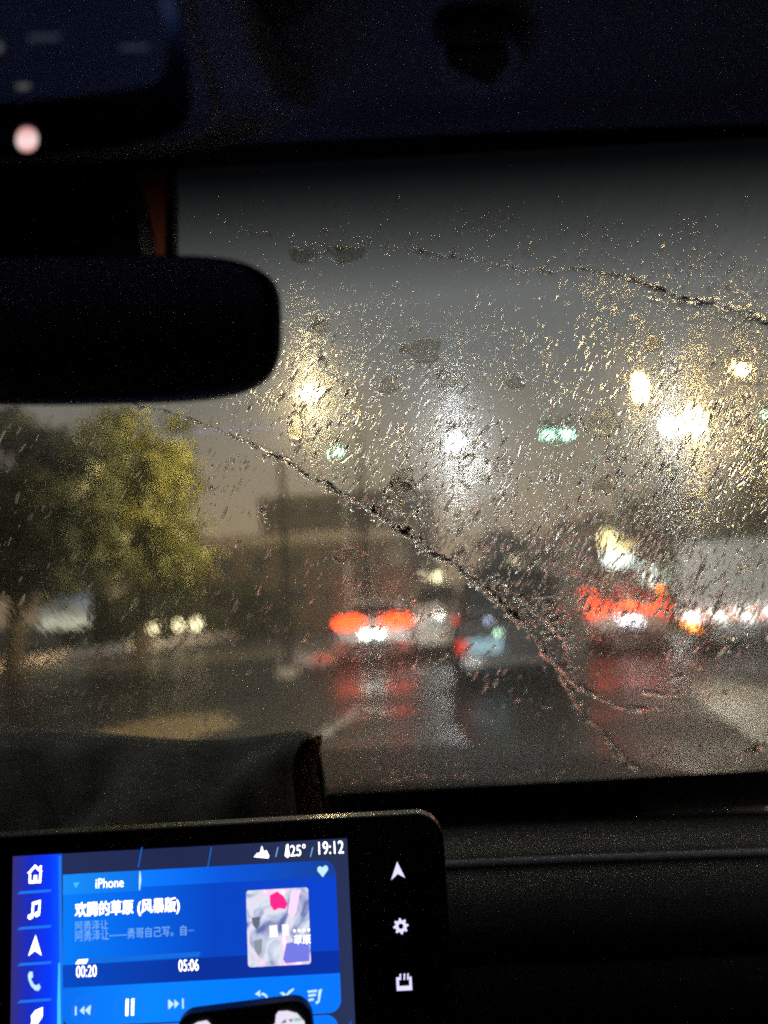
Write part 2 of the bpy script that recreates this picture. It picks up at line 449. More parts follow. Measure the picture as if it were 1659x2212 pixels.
def lit_sign(u, v, y, w, h, mat_, label, group='lit shop signs'):
    p = at_y(u, v, y)
    root = thing('shop_sign', label, 'sign', p, -.15, group)
    mb = MB(); mb.box((0, .06, 0), (w + .12, .1, h + .12)); mb.build('sign_box', M['black'], root)
    mb = MB(); mb.prism([Vector((x, .008, z)) for x, z in rrect(-w / 2, -h / 2, w / 2, h / 2, min(w, h) * .2)], (0, -.02, 0)); mb.build('sign_face', mat_, root)
M['sign_y'] = emit('sign_glow_yellow', (1, .80, .34), 3)
M['sign_w'] = emit('sign_glow_white', (.80, .95, .85), 3.5)
M['sign_g'] = emit('sign_glow_green', (.30, .9, .45), 3.0)
lit_sign(1318, 1168, 46.5, .75, 1.3, M['sign_y'], 'tall yellow lit sign highest above the red lit car')
lit_sign(1352, 1180, 46.5, .8, 1.0, M['sign_y'], 'yellow lit sign lower right of the tallest one')
lit_sign(1338, 1208, 46.3, 1.6, .9, M['sign_w'], 'pale wide lit sign under the two yellow signs')
lit_sign(1412, 1240, 46.3, 1.3, 1.1, M['sign_w'], 'white lit sign left of the green one beside the truck')
lit_sign(1452, 1236, 46.1, 1.1, 1.4, M['sign_g'], 'green lit sign close beside the truck box')
lit_sign(1440, 1258, 45.9, .6, .5, M['sign_w'], 'small white lit sign under the green one')

# lit panel and garden lights on the left verge
p = at_y(142, 1322, 29)
root = thing('notice_board', 'glowing white notice board under the dark trees on the left', 'notice board', (p.x, p.y, 0), .1)
mb = MB(); mb.box((-.75, .05, p.z / 2), (.1, .1, p.z)); mb.build('leg', M['pole'], root)
mb = MB(); mb.box((.75, .05, p.z / 2), (.1, .1, p.z)); mb.build('leg', M['pole'], root)
mb = MB(); mb.box((0, .03, p.z), (2.0, .1, 1.45)); mb.build('frame', M['white_metal'], root, bevel=.02)
mb = MB(); mb.box((0, -.03, p.z), (1.8, .02, 1.25))
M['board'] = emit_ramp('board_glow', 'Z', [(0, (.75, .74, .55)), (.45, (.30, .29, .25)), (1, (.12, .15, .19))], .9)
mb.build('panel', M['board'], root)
M['bulb_warm'] = emit('garden_bulb', (1, .86, .50), 2.6)
def garden_lamp(u, v, y, label, w, h):
    p = at_y(u, v, y); root = thing('garden_lamp', label, 'lamp', (p.x, p.y, 0), 0, 'low lamps above the kerb')
    mb = MB(); mb.tube([(0, 0, 0), (0, 0, max(.1, p.z - h / 2))], .05, 8); mb.build('post', M['pole'], root)
    mb = MB(); mb.loft([circle((0, 0, p.z + z * h), w * r, 12, Vector((1, 0, 0)), Vector((0, 1, 0))) for z, r in ((-.5, .3), (-.3, .5), (0, .55), (.3, .45), (.5, .15))]); mb.build('globe', M['bulb_warm'], root)
    mb = MB(); mb.tube([(0, 0, p.z + h * .5), (0, 0, p.z + h * .62)], w * .35, 10); mb.build('cap', M['black'], root)
garden_lamp(333, 1357, 32, 'round warm lamp above the kerb, leftmost of three', .36, .36)
garden_lamp(385, 1350, 32, 'warm lamp above the kerb, middle of three', .40, .44)
garden_lamp(424, 1347, 32, 'upright warm lamp above the kerb, rightmost of three', .34, .52)

# ------------------------------------------------------------------ street lamps and traffic lights
def street_lamp(u, v, y, label, colr, strength, size, arm=1.4, spot=0.0, spot_dir=(0, 0, -1), cone=150, heads=1, group='street lamps along the road', tilt=0.35):
    """the lens of the head stands at (u, v, y)"""
    p = at_y(u, v, y)
    root = thing('street_lamp', label, 'street lamp', (p.x + arm, p.y, 0), 0, group)
    hz = p.z
    mb = MB(); mb.tube([(0, 0, 0), (0, 0, hz * .5), (0, 0, hz + .15)], [.11, .085, .06], 10); mb.build('pole', M['dark_pole'], root)
    mb = MB(); mb.tube([(0, 0, hz + .1), (-arm * .5, 0, hz + .32), (-arm, 0, hz + .22)], [.045, .04, .035], 8); mb.build('arm', M['dark_pole'], root)
    L = emit('lamp_lens', colr, strength)
    w, h = size
    rot = Matrix.Rotation(tilt, 3, 'X')
    mb = MB(); mb.box((-arm, .10, hz + .10), (w + .12, .34, .16)); mb.build('lamp_head', M['pole'], root, bevel=.03)
    mb = MB()
    mb.loft([circle((-arm, -.08 - k[0], hz - .0), w / 2 * k[1], 16, ry=h / 2 * k[1]) for k in ((0, 1), (.05, .9), (.09, .5))]); mb.build('lens', L, root)
    if spot:
        ld = bpy.data.lights.new('lamp_beam', 'SPOT'); ld.energy = spot; ld.spot_size = math.radians(cone); ld.spot_blend = .5; ld.shadow_soft_size = .12; ld.color = colr
        lo = bpy.data.objects.new('lamp_beam', ld); col.objects.link(lo); lo.parent = root; lo.location = (-arm, -.2, hz - .16)
        lo.rotation_euler = Vector(spot_dir).to_track_quat('-Z', 'Y').to_euler()
    return root
WARM = (1, .74, .36); COOL = (.90, .96, 1.0); AMBER = (1, .63, .20)
street_lamp(675, 852, 20, 'warm street lamp right of the mirror beside the lit olive tree', WARM, 380, (.50, .26), 1.3, 10000, (-.62, .72, -.36), 112)
street_lamp(985, 957, 36, 'cold white street lamp alone in the middle of the view', COOL, 380, (.62, .55), 1.5, 8000, (0, -.1, -1), 130)
street_lamp(1445, 922, 34, 'cold white street lamp just left of the big amber lamp', COOL, 300, (.55, .60), -1.3, 6000, (0, -.1, -1), 130)
street_lamp(1503, 912, 27, 'largest amber street lamp right of the cold white one', AMBER, 70, (.80, 1.15), -1.6, 2500, (-.1, .1, -1), 130)
street_lamp(1381, 838, 30, 'tall narrow amber street lamp above the traffic light', AMBER, 55, (.34, 1.15), -1.3, 900, (0, .1, -1), 130)
street_lamp(1600, 800, 26, 'amber street lamp at the right edge, highest of all', AMBER, 110, (.45, .3), -1.6, 900, (-.3, .1, -1), 130)

# far lamps: small globes on posts
def post_lamp(u, v, y, r, colr, s, label):
    p = at_y(u, v, y); root = thing('post_lamp', label, 'lamp', (p.x, p.y, 0), 0, 'small distant lamps')
    mb = MB(); mb.tube([(0, 0, 0), (0, 0, p.z - r)], [.07, .05], 8); mb.build('post', M['pole'], root)
    mb = MB(); mb.loft([circle((0, 0, p.z + r * math.sin(a)), r * max(.05, math.cos(a)), 12, Vector((1, 0, 0)), Vector((0, 1, 0))) for a in np.linspace(-1.5, 1.5, 9)]); mb.build('globe', emit('globe_glow', colr, s), root)
post_lamp(945, 1246, 70, .34, (1, .88, .48), 5, 'distant yellow lamp above the beige van, right of a dimmer one')
post_lamp(918, 1244, 72, .32, (1, .85, .55), 1.6, 'distant dim yellow lamp, left of the brighter one above the beige van')
post_lamp(1112, 1206, 60, .36, (1, .84, .55), 2.4, 'distant pale lamp above the roof of the dark van')
post_lamp(1166, 1258, 58, .34, (1, .84, .60), 1.1, 'distant dim lamp low over the right end of the dark van')
post_lamp(905, 1298, 60, .26, (.80, .76, 1), 9, 'small violet-white lamp right of the white car')
post_lamp(1185, 772, 60, .30, (1, .8, .5), .5, 'faint high lamp over the pair of green traffic lights')

GREEN = (.42, 1.0, .68)
M['green'] = emit('signal_green', GREEN, 16); M['dead'] = mat('signal_dead', (.03, .01, .01), .3)
def traffic_light(u, v, y, label, s=1.0):
    p = at_y(u, v, y); root = thing('traffic_light', label, 'traffic light', (p.x, p.y, 0), 0, 'green traffic lights')
    mb = MB(); mb.tube([(.30, .2, 0), (.30, .2, p.z + 1)], [.09, .06], 8); mb.build('pole', M['pole'], root)
    mb = MB(); mb.box((0, .12, p.z + .38), (.42, .2, 1.2)); mb.build('housing', M['black'], root, bevel=.04)
    for k, m_ in enumerate((M['green'], M['dead'], M['dead'])):
        mb = MB(); mb.prism(circle((0, .02, p.z + .38 * k), .155 * s, 18), (0, -.03, 0)); mb.build('signal_lens', m_, root)
        mb = MB(); mb.box((0, -.07, p.z + .38 * k + .19), (.36, .18, .02)); mb.build('visor', M['black'], root)
traffic_light(727, 975, 38, 'green traffic light left of the white street lamp, standing alone', 1.1)
traffic_light(1184, 940, 40, 'green traffic light, left one of the close pair')
traffic_light(1224, 937, 40, 'green traffic light, right one of the close pair', 1.1)
traffic_light(1662, 897, 38, 'green traffic light cut by the right edge of the view')

# slim pole nearer than the lamp
p0 = G(624, 15)
root = thing('utility_pole', 'slim dark utility pole standing left of the white car', 'pole', p0)
mb = MB(); mb.tube([(0, 0, 0), (0, 0, 2), (0, 0, at_y(598, 990, 15).z)], [.08, .07, .06], 12); mb.build('shaft', M['bark'], root)
mb = MB(); mb.box((0, 0, .1), (.4, .4, .2)); mb.build('base', M['concrete'], root, bevel=.02)
# pale kerb island with reflector in front of the white car
p0 = at_z(665, 1436, 0)
root = thing('median_nose', 'low pale concrete median nose left of the white car', 'traffic island', p0, -.1)
mb = MB(); mb.prism([Vector((x, y, 0)) for x, y in rrect(-.75, -.3, .75, .3, .28)], (0, 0, .28)); mb.build('block', M['kerb'], root, bevel=.05)
mb = MB(); mb.box((.45, -.31, .16), (.5, .02, .12)); mb.build('reflector', emit('reflector_red', (1, .10, .05), .55), root)

# ------------------------------------------------------------------ vehicles (local: x right, y forward, origin on the ground under the rear bumper)
M['red'] = emit('tail_red', (1, .060, .012), 5.0)
M['red_dim'] = emit('tail_red_dim', (1, .05, .02), .9)
M['amber'] = emit('lamp_amber', (1, .24, .015), 9.0)
M['plate_lamp'] = emit('plate_lamp', (.95, 1, .82), 16.0)
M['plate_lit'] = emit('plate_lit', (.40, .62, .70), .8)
def paint(name, c, rough=.28): return mat(name, c, rough, 0, var=.06, scale=4, coat=.6)

def section(y, w, z0, z1, tumble=0.0, r=.12):
    pts = rrect(-w, z0, w, z1, min(r, (z1 - z0) * .45, w * .45), 4)
    return [Vector((x * (1 - tumble * (z - z0) / (z1 - z0)), y, z)) for x, z in pts]

def vehicle(name, label, cat, base, rz, Lg, hw, belt, roof, pm, rear_drop=.35, box=False):
    root = thing(name, label, cat, base, rz, 'vehicles waiting on the wet road')
    mb = MB()
    st = [(0.00, .90, .34, belt - .16), (.06, .96, .26, belt - .04), (.35, 1, .20, belt), (Lg * .5, 1, .20, belt), (Lg * .78, .98, .20, belt - .08), (Lg * .95, .92, .22, belt - .22), (Lg, .82, .30, belt - .32)]
    mb.loft([section(y, hw * a, z0, z1, .04, .16) for y, a, z0, z1 in st]); mb.build('body', pm, root)
    cab = MB(); b0 = belt - .05
    cs = [(.10, .80, b0, b0 + .08), (.10 + rear_drop, .86, b0, roof - .05), (Lg * .38, .88, b0, roof), (Lg * .55, .88, b0, roof - .03), (Lg * .74, .84, b0, b0 + .06)]
    cab.loft([section(y, hw * a, z0, z1, .20, .10) for y, a, z0, z1 in cs]); cab.build('cabin', pm, root)
    # rear window follows the slope of the cabin's back
    s0, s1 = Vector((0, .10, b0 + .08)), Vector((0, .10 + rear_drop, roof - .05))
    n = Vector((0, -(s1.z - s0.z), s1.y - s0.y)).normalized() * .012
    q = lambda x, t: s0 + (s1 - s0) * t + Vector((x, 0, 0)) + n
    mb = MB(); mb.prism([q(-hw * .66, .16), q(hw * .66, .16), q(hw * .58, .88), q(-hw * .58, .88)], n * -3); mb.build('rear_window', M['darkglass'], root)
    for sx in (-1, 1):
        mb = MB(); zz0, zz1 = belt + .04, roof - .12; xo = hw * .88
        mb.prism([Vector((sx * (xo * .985 + .006), rear_drop + .25, zz0)), Vector((sx * (xo * .985 + .006), Lg * .62, zz0)), Vector((sx * (xo * .83 + .006), Lg * .54, zz1)), Vector((sx * (xo * .83 + .006), rear_drop + .4, zz1))], (-sx * .03, 0, 0)); mb.build('side_window', M['darkglass'], root)
        mb = MB(); mb.loft([section(Lg * .66 + y, .10 * k, belt + .02, belt + .02 + .14 * k, 0, .03) for y, k in ((0, 1), (.1, .9), (.16, .5))])
        o = mb.build('wing_mirror', pm, root); o.location = (sx * (hw + .06), 0, 0)
    mb = MB(); mb.box((0, .03, .42), (hw * 1.72, .14, .22)); mb.build('bumper', M['black'], root, bevel=.05)
    for sx in (-1, 1):
        for yy in (Lg * .2, Lg * .82):
            mb = MB(); prof = ((-.10, .22), (-.10, .31), (-.07, .335), (.07, .335), (.10, .31), (.10, .22))
            mb.loft([circle((sx * (hw - .10) + x, yy, .335), r, 20, Vector((0, 1, 0)), Vector((0, 0, 1))) for x, r in prof]); w = mb.build('wheel', M['rubber'], root)
            mb = MB(); mb.loft([circle((sx * (hw - .10) + sx * x, yy, .335), r, 16, Vector((0, 1, 0)), Vector((0, 0, 1))) for x, r in ((.08, .215), (.108, .20), (.095, .06))]); mb.build('rim', M['rim'], w)
    return root

def blob(root, name, c, w, h, d, material, n=20):
    mb = MB(); c = Vector(c)
    mb.loft([circle(c + Vector((0, -d * a, 0)), w / 2 * k, n, ry=h / 2 * k) for a, k in ((-.6, 1), (0, 1), (.6, .86), (1, .5))]); return mb.build(name, material, root)

def number_plate(root, z, y, material, w=.44, h=.14):
    mb = MB(); mb.box((0, y, z), (w, .02, h)); return mb.build('number_plate', material, root, bevel=.005)

def yaw_at(u, y, extra=0.0): return G(u, y), -math.radians(9) + extra

# white car with two wide red lamps
b, rz = G(808, 17.0), -.05
car = vehicle('white_car', 'white car ahead with two wide glowing red tail lights', 'car', b, rz, 4.4, .95, 1.02, 1.52, paint('white_paint', (.78, .76, .74)), .45)
zt = at_y(750, 1346, 17).z
for sx in (-1, 1):
    blob(car, 'tail_light', (sx * .56, .02, zt), .78, .34, .05, M['red'])
    blob(car, 'plate_light', (sx * .17 - .01, -.02, zt - .28), .16, .10, .04, M['plate_lamp'], 12)
    mb = MB(); mb.box((sx * .75, -.045, .42), (.2, .02, .06)); mb.build('reflector', M['red_dim'], car)
number_plate(car, zt - .36, -.0, M['plate'])

# beige van partly behind the dark one
b, rz = G(950, 19.0), -.06
van = vehicle('beige_van', 'beige van half hidden between the white car and the dark van', 'van', b, rz, 4.6, .84, 1.25, 1.92, paint('beige_paint', (.52, .42, .32)), .16)
for sx in (-1, 1): blob(van, 'tail_light', (sx * .70, .03, 1.05), .14, .36, .04, mat('unlit_lens', (.20, .02, .015), .2))
number_plate(van, .8, -.01, M['plate'])
mb = MB(); mb.box((0, -.02, .42), (1.5, .1, .30)); mb.build('bumper_cover', paint('pale_bumper', (.6, .55, .48)), van, bevel=.05)

# dark van nearest in the middle lane
b, rz = G(1112, 11.2), -.10
sv = vehicle('dark_van', 'dark van close ahead in the middle with a pale lit number plate', 'van', b, rz, 4.7, .93, 1.18, 1.86, mat('black_paint', (.012, .013, .015), .55, var=.1, scale=4, spec=.25), .22)
pz = at_y(1048, 1396, 11.2)
x = (pz.x - b.x)
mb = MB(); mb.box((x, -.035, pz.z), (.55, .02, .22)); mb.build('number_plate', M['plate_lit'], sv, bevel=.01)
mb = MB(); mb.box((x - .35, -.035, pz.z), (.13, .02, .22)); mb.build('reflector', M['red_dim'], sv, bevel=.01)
for (u, v, c, s, r) in ((1056, 1340, (.62, .72, 1), 1.6, .045), (1077, 1368, (.62, 1, .72), 2.2, .055)):
    p = at_y(u, v, 11.15); blob(sv, 'window_reflection', (p.x - b.x, -.06, p.z), r * 2, r * 2, .04, emit('reflection_glow', c, s), 14)  # glowing discs stand in for reflections on the rear glass
p = at_y(986, 1341, 11.1); blob(sv, 'tail_light', (p.x - b.x, -.02, p.z), .11, .13, .05, M['red_dim'], 14)
blob(sv, 'tail_light', (.80, -.01, p.z), .11, .13, .05, M['red_dim'], 14)
p = at_y(1025, 1430, 11.1); mb = MB(); mb.box((p.x - b.x, -.06, p.z), (.34, .04, .16)); mb.build('step_pad', paint('grey_plastic', (.3, .32, .36), .5), sv, bevel=.02)

# car with a full width light bar
b, rz = G(1362, 16.5), -.27
lb = vehicle('light_bar_car', 'car on the right with one red light bar across its whole rear', 'car', b, rz, 4.5, .94, 1.05, 1.60, paint('red_glow_paint', (.52, .36, .27)), .4)  # brownish body colour carries the glow of the red lamps
zb = at_y(1360, 1312, 16.5).z
mb = MB(); mb.box((0, -.02, zb), (1.45, .05, .16)); mb.build('light_bar', M['red'], lb, bevel=.03)
for sx in (-1, 1): blob(lb, 'tail_light', (sx * .74, -.0, zb - .01), .30, .36 if sx < 0 else .30, .05, M['red'])
blob(lb, 'indicator', (-.76, -.02, zb + .34), .22, .20, .05, M['red'], 14)
blob(lb, 'brake_light', (.03, .2, zb + .36), .5, .14, .05, M['red_dim'])
blob(lb, 'roof_lamp', (.06, -.03, zb + .14), .13, .12, .04, emit('warm_lamp', (1, .45, .14), 3), 14)
for sx in (-1, 1): blob(lb, 'plate_light', (sx * .13 + .05, -.03, zb - .28), .14, .12, .04, emit('plate_lamp_cool', (.9, .88, 1), 8), 12)
number_plate(lb, zb - .36, -.02, M['plate'])

# box truck at the right edge
b = G(1618, 14.7); rz = -.40
tk = thing('box_truck', 'grey box truck with red and white reflective strip at the right edge', 'truck', b, rz, 'vehicles waiting on the wet road')
hw = 1.13; zt = at_y(1580, 1165, 14.5).z; zb = at_y(1580, 1318, 14.5).z
M['box'] = mat('box_panel', (.74, .79, .82), .5, var=.12, scale=2, bump=.004, bscale=5)
mb = MB(); mb.box((0, 2.2, (zt + zb) / 2), (hw * 2, 4.4, zt - zb)); mb.build('cargo_box', M['box'], tk, bevel=.04)
for sx in (-1, 1):
    mb = MB(); mb.box((sx * hw * .49, -.02, (zt + zb) / 2 + .05), (hw * .93, .03, zt - zb - .22)); d = mb.build('door', M['box'], tk, bevel=.012)
    mb = MB(); mb.tube([(sx * .16, -.055, zb + .12), (sx * .16, -.055, zt - .12)], .018, 8); mb.build('lock_rod', M['rim'], d)
    for k in range(3):
        mb = MB(); mb.box((sx * hw * .95, -.045, zb + .3 + k * (zt - zb - .5) / 2), (.1, .03, .06)); mb.build('hinge', M['rim'], d)
zs = at_y(1580, 1327, 14.5).z
MR, MW = emit('strip_red', (.95, .36, .26), 1.1), emit('strip_white', (1, .95, .86), 4.0)  # strips glow by themselves, standing in for headlamp light thrown back
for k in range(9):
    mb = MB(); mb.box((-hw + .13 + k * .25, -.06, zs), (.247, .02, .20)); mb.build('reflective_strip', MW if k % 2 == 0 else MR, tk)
mb = MB(); mb.box((0, .03, zs), (hw * 2, .14, .22)); mb.build('rear_beam', M['black'], tk, bevel=.02)
mb = MB(); mb.box((.25, .02, zs - .23), (1.5, .1, .17)); mb.build('underrun_bar', paint('grey_bar', (.38, .41, .46), .4), tk, bevel=.03)
p = at_y(1518, 1353, 14.4); blob(tk, 'indicator', (p.x - b.x, -.05, p.z), .17, .17, .06, M['amber'], 16)
blob(tk, 'tail_light', (hw - .25, -.05, p.z), .2, .16, .06, M['red'], 16)
p = at_y(1460, 1330, 14.4); blob(tk, 'side_lamp', (p.x - b.x, -.0, p.z), .12, .12, .05, M['red_dim'], 14)
p2 = at_y(1433, 1273, 14.4); blob(tk, 'mirror_lamp', (p2.x - b.x, 4.6, p2.z), .16, .14, .05, M['amber'], 14)
mb = MB(); mb.box((0, 5.4, 1.15), (2.0, 1.5, 1.5)); mb.build('cab', paint('cab_paint', (.3, .33, .38)), tk, bevel=.12)
mb = MB(); mb.box((0, 3.2, .55), (.8, 6.0, .18)); mb.build('chassis', M['black'], tk)
for sx in (-1, 1):
    for yy in (1.1, 5.3):
        mb = MB(); mb.loft([circle((sx * .86 + x, yy, .42), r, 20, Vector((0, 1, 0)), Vector((0, 0, 1))) for x, r in ((-.16, .28), (-.16, .40), (-.12, .42), (.12, .42), (.16, .40), (.16, .28))]); w = mb.build('wheel', M['rubber'], tk)
        mb = MB(); mb.loft([circle((sx * .86 + sx * x, yy, .42), r, 16, Vector((0, 1, 0)), Vector((0, 0, 1))) for x, r in ((.13, .26), (.165, .24), (.14, .08))]); mb.build('rim', M['rim'], w)

# ================================================================== OWN CAR: bonnet and windscreen
rows = []
for y, z, hwid in ((1.16, 1.035, .74), (1.4, 1.030, .80), (1.8, .995, .83), (2.15, .945, .82), (2.3, .90, .78), (2.36, .80, .72)):
    rows.append([Vector((-.17 + hwid * x, y - .10 * (abs(x) ** 3), z - .055 * abs(x) ** 2.4 - .012 * math.exp(-((abs(x) - .55) / .06) ** 2))) for x in np.linspace(-1, 1, 33)])
mb = MB(); n = 33
mb.add([p for r in rows for p in r], [(i * n + k, i * n + k + 1, (i + 1) * n + k + 1, (i + 1) * n + k) for i in range(len(rows) - 1) for k in range(n - 1)], True)
o = mb.build('bonnet', mat('bonnet_paint', (.010, .010, .011), .6, var=.2, scale=6, bump=.001, bscale=300, spec=.15), None)
sm = o.modifiers.new('thick', 'SOLIDIFY'); sm.thickness = .01
tag(o, 'dark wet car bonnet just beyond the bottom of the windscreen', 'car bonnet')

lampm = emit('headlamp_glow', (1, .93, .82), 20)
for sx_ in (-1, 1):
    loc = Vector((-.17 + sx_ * .62, 2.33, .72))
    hl = bpy.data.objects.new('headlamp', None); col.objects.link(hl); hl.location = loc
    tag(hl, 'headlamp of the own car under the %s front corner of the bonnet' % ('left', 'right')[sx_ > 0], 'headlamp')
    mb = MB(); mb.box((0, -.06, 0), (.34, .14, .16)); mb.build('housing', M['black'], hl, bevel=.03)
    mb = MB(); mb.prism([Vector((x, .012, z)) for x, z in rrect(-.12, -.05, .12, .05, .03)], (0, .01, 0)); mb.build('lens', lampm, hl)
    ld = bpy.data.lights.new('low_beam', 'SPOT'); ld.energy = HEADLAMP; ld.spot_size = math.radians(75); ld.spot_blend = .6; ld.shadow_soft_size = .05; ld.color = (1, .93, .82)
    lo = bpy.data.objects.new('low_beam', ld); col.objects.link(lo); lo.parent = hl; lo.location = (0, .06, 0); lo.rotation_euler = Vector((.06, 1, -.02)).to_track_quat('-Z', 'Y').to_euler()
# windscreen plane
B0 = Vector((0, 1.10, 1.05)); QH = Vector((0, -.8, .6)); NH = Vector((0, .6, .8)); TH = .005
def on_glass(u, v, off=TH):
    d = ray(u, v); o = B0 + NH * off
    t = (o - CAM).dot(NH) / d.dot(NH); w = CAM + d * t - B0
    return w.x, w.dot(QH)
def gp(p, q, off): return B0 + Vector((1, 0, 0)) * p + QH * q + NH * off

X0, X1, Q0, Q1 = -.95, .66, -.06, .99
def glass_core(name):
    m = bpy.data.materials.new(name); m.use_nodes = True; t = m.node_tree; t.nodes.clear()
    return m, t, t.nodes.new('ShaderNodeOutputMaterial')
m, t, out = glass_core('clear_glass')
gl = t.nodes.new('ShaderNodeBsdfGlass'); gl.inputs['IOR'].default_value = 1.45; gl.inputs['Roughness'].default_value = 0
t.links.new(gl.outputs[0], out.inputs['Surface']); M['glass'] = m

# outer face: glass under a thin, wiped and running film of water; UV is in metres on the pane
m, t, out = glass_core('wet_glass'); N = t.nodes; Lk = t.links
uv = N.new('ShaderNodeUVMap')
def mapping(rot, sc):
    k = N.new('ShaderNodeMapping'); k.inputs['Rotation'].default_value = (0, 0, rot); k.inputs['Scale'].default_value = sc
    Lk.new(uv.outputs[0], k.inputs['Vector']); return k
def noise(vec, scale, detail=2.0, rough=.5, dist=0.0):
    k = N.new('ShaderNodeTexNoise'); k.inputs['Scale'].default_value = scale; k.inputs['Detail'].default_value = detail
    k.inputs['Roughness'].default_value = rough; k.inputs['Distortion'].default_value = dist
    Lk.new(vec.outputs[0], k.inputs['Vector']); return k
def bump(h, dist, normal=None):
    k = N.new('ShaderNodeBump'); k.inputs['Strength'].default_value = 1; k.inputs['Distance'].default_value = dist
    Lk.new(h.outputs[0], k.inputs['Height'])
    if normal: Lk.new(normal.outputs[0], k.inputs['Normal'])
    return k
tilt = math.radians(14)
streak = mapping(math.radians(28), (1, .32, 1))               # runs of water leaning to the right
waves = noise(streak, 55, 3, .55, .4)
fine = noise(streak, 260, 3, .6, .3)
b1 = bump(waves, .00022); b1b = bump(fine, .00004, b1); fine_bump = b1b
su = N.new('ShaderNodeSeparateXYZ'); Lk.new(uv.outputs[0], su.inputs[0])
pu, pv = on_glass(900, 560), on_glass(1659, 690); sl_ = (pv[1] - pu[1]) / (pv[0] - pu[0])
ln_ = N.new('ShaderNodeMath'); ln_.operation = 'MULTIPLY_ADD'; ln_.inputs[1].default_value = -sl_; Lk.new(su.outputs[0], ln_.inputs[0]); Lk.new(su.outputs[1], ln_.inputs[2])
fl = N.new('ShaderNodeMapRange'); fl.inputs['From Min'].default_value = pu[1] - sl_ * pu[0] - .005; fl.inputs['From Max'].default_value = pu[1] - sl_ * pu[0] + .02
fl.inputs['To Min'].default_value = .00010; fl.inputs['To Max'].default_value = .0026; Lk.new(ln_.outputs[0], fl.inputs['Value']); Lk.new(fl.outputs[0], b1.inputs['Distance'])
wip = mapping(-tilt, (.06, 1, 1))                             # fine lines left by the wiper blade
lines = noise(wip, 900, 2, .6, .15)
b2 = bump(lines, .00024, b1)
g1 = N.new('ShaderNodeBsdfGlass'); g1.inputs['IOR'].default_value = 1.45; g1.inputs['Roughness'].default_value = 0; Lk.new(b1b.outputs[0], g1.inputs['Normal'])
g2 = N.new('ShaderNodeBsdfGlass'); g2.inputs['IOR'].default_value = 1.45; g2.inputs['Roughness'].default_value = .10; Lk.new(b2.outputs[0], g2.inputs['Normal'])
g3 = N.new('ShaderNodeBsdfGlass'); g3.inputs['IOR'].default_value = 1.45; g3.inputs['Roughness'].default_value = .30; Lk.new(b1.outputs[0], g3.inputs['Normal'])
wu, wv = on_glass(600, 985), on_glass(1030, 1250); ws_ = (wv[1] - wu[1]) / (wv[0] - wu[0])
lw_ = N.new('ShaderNodeMath'); lw_.operation = 'MULTIPLY_ADD'; lw_.inputs[1].default_value = -ws_; Lk.new(su.outputs[0], lw_.inputs[0]); Lk.new(su.outputs[1], lw_.inputs[2])
fw_ = N.new('ShaderNodeMapRange'); fw_.inputs['From Min'].default_value = wu[1] - ws_ * wu[0] - .005; fw_.inputs['From Max'].default_value = wu[1] - ws_ * wu[0] + .03
fw_.inputs['To Min'].default_value = .00003; fw_.inputs['To Max'].default_value = .00006; Lk.new(lw_.outputs[0], fw_.inputs['Value']); Lk.new(fw_.outputs[0], fine_bump.inputs['Distance'])
# the shade band along the top of the pane is tinted in the glass itself
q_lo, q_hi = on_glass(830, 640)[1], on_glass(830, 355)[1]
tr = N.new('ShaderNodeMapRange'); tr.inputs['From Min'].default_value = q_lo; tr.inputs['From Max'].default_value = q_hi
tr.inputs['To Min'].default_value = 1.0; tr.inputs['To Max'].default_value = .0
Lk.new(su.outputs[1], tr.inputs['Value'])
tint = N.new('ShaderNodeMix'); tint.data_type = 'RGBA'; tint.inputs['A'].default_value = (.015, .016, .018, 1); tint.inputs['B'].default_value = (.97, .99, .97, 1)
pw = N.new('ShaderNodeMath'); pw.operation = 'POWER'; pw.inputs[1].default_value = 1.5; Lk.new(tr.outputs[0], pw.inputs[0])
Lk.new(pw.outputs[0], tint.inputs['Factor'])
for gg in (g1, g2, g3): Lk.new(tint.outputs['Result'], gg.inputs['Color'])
patch = noise(mapping(0, (1, 1, 1)), 9, 3)
mr = N.new('ShaderNodeMapRange'); mr.inputs['From Min'].default_value = .42; mr.inputs['From Max'].default_value = .66; mr.inputs['To Min'].default_value = .04; mr.inputs['To Max'].default_value = .20
Lk.new(patch.outputs[0], mr.inputs['Value'])
mx1 = N.new('ShaderNodeMixShader'); Lk.new(mr.outputs[0], mx1.inputs[0]); Lk.new(g1.outputs[0], mx1.inputs[1]); Lk.new(g2.outputs[0], mx1.inputs[2])
mx2 = N.new('ShaderNodeMixShader'); mx2.inputs[0].default_value = .075; Lk.new(mx1.outputs[0], mx2.inputs[1]); Lk.new(g3.outputs[0], mx2.inputs[2])
Lk.new(mx2.outputs[0], out.inputs['Surface']); M['wet'] = m

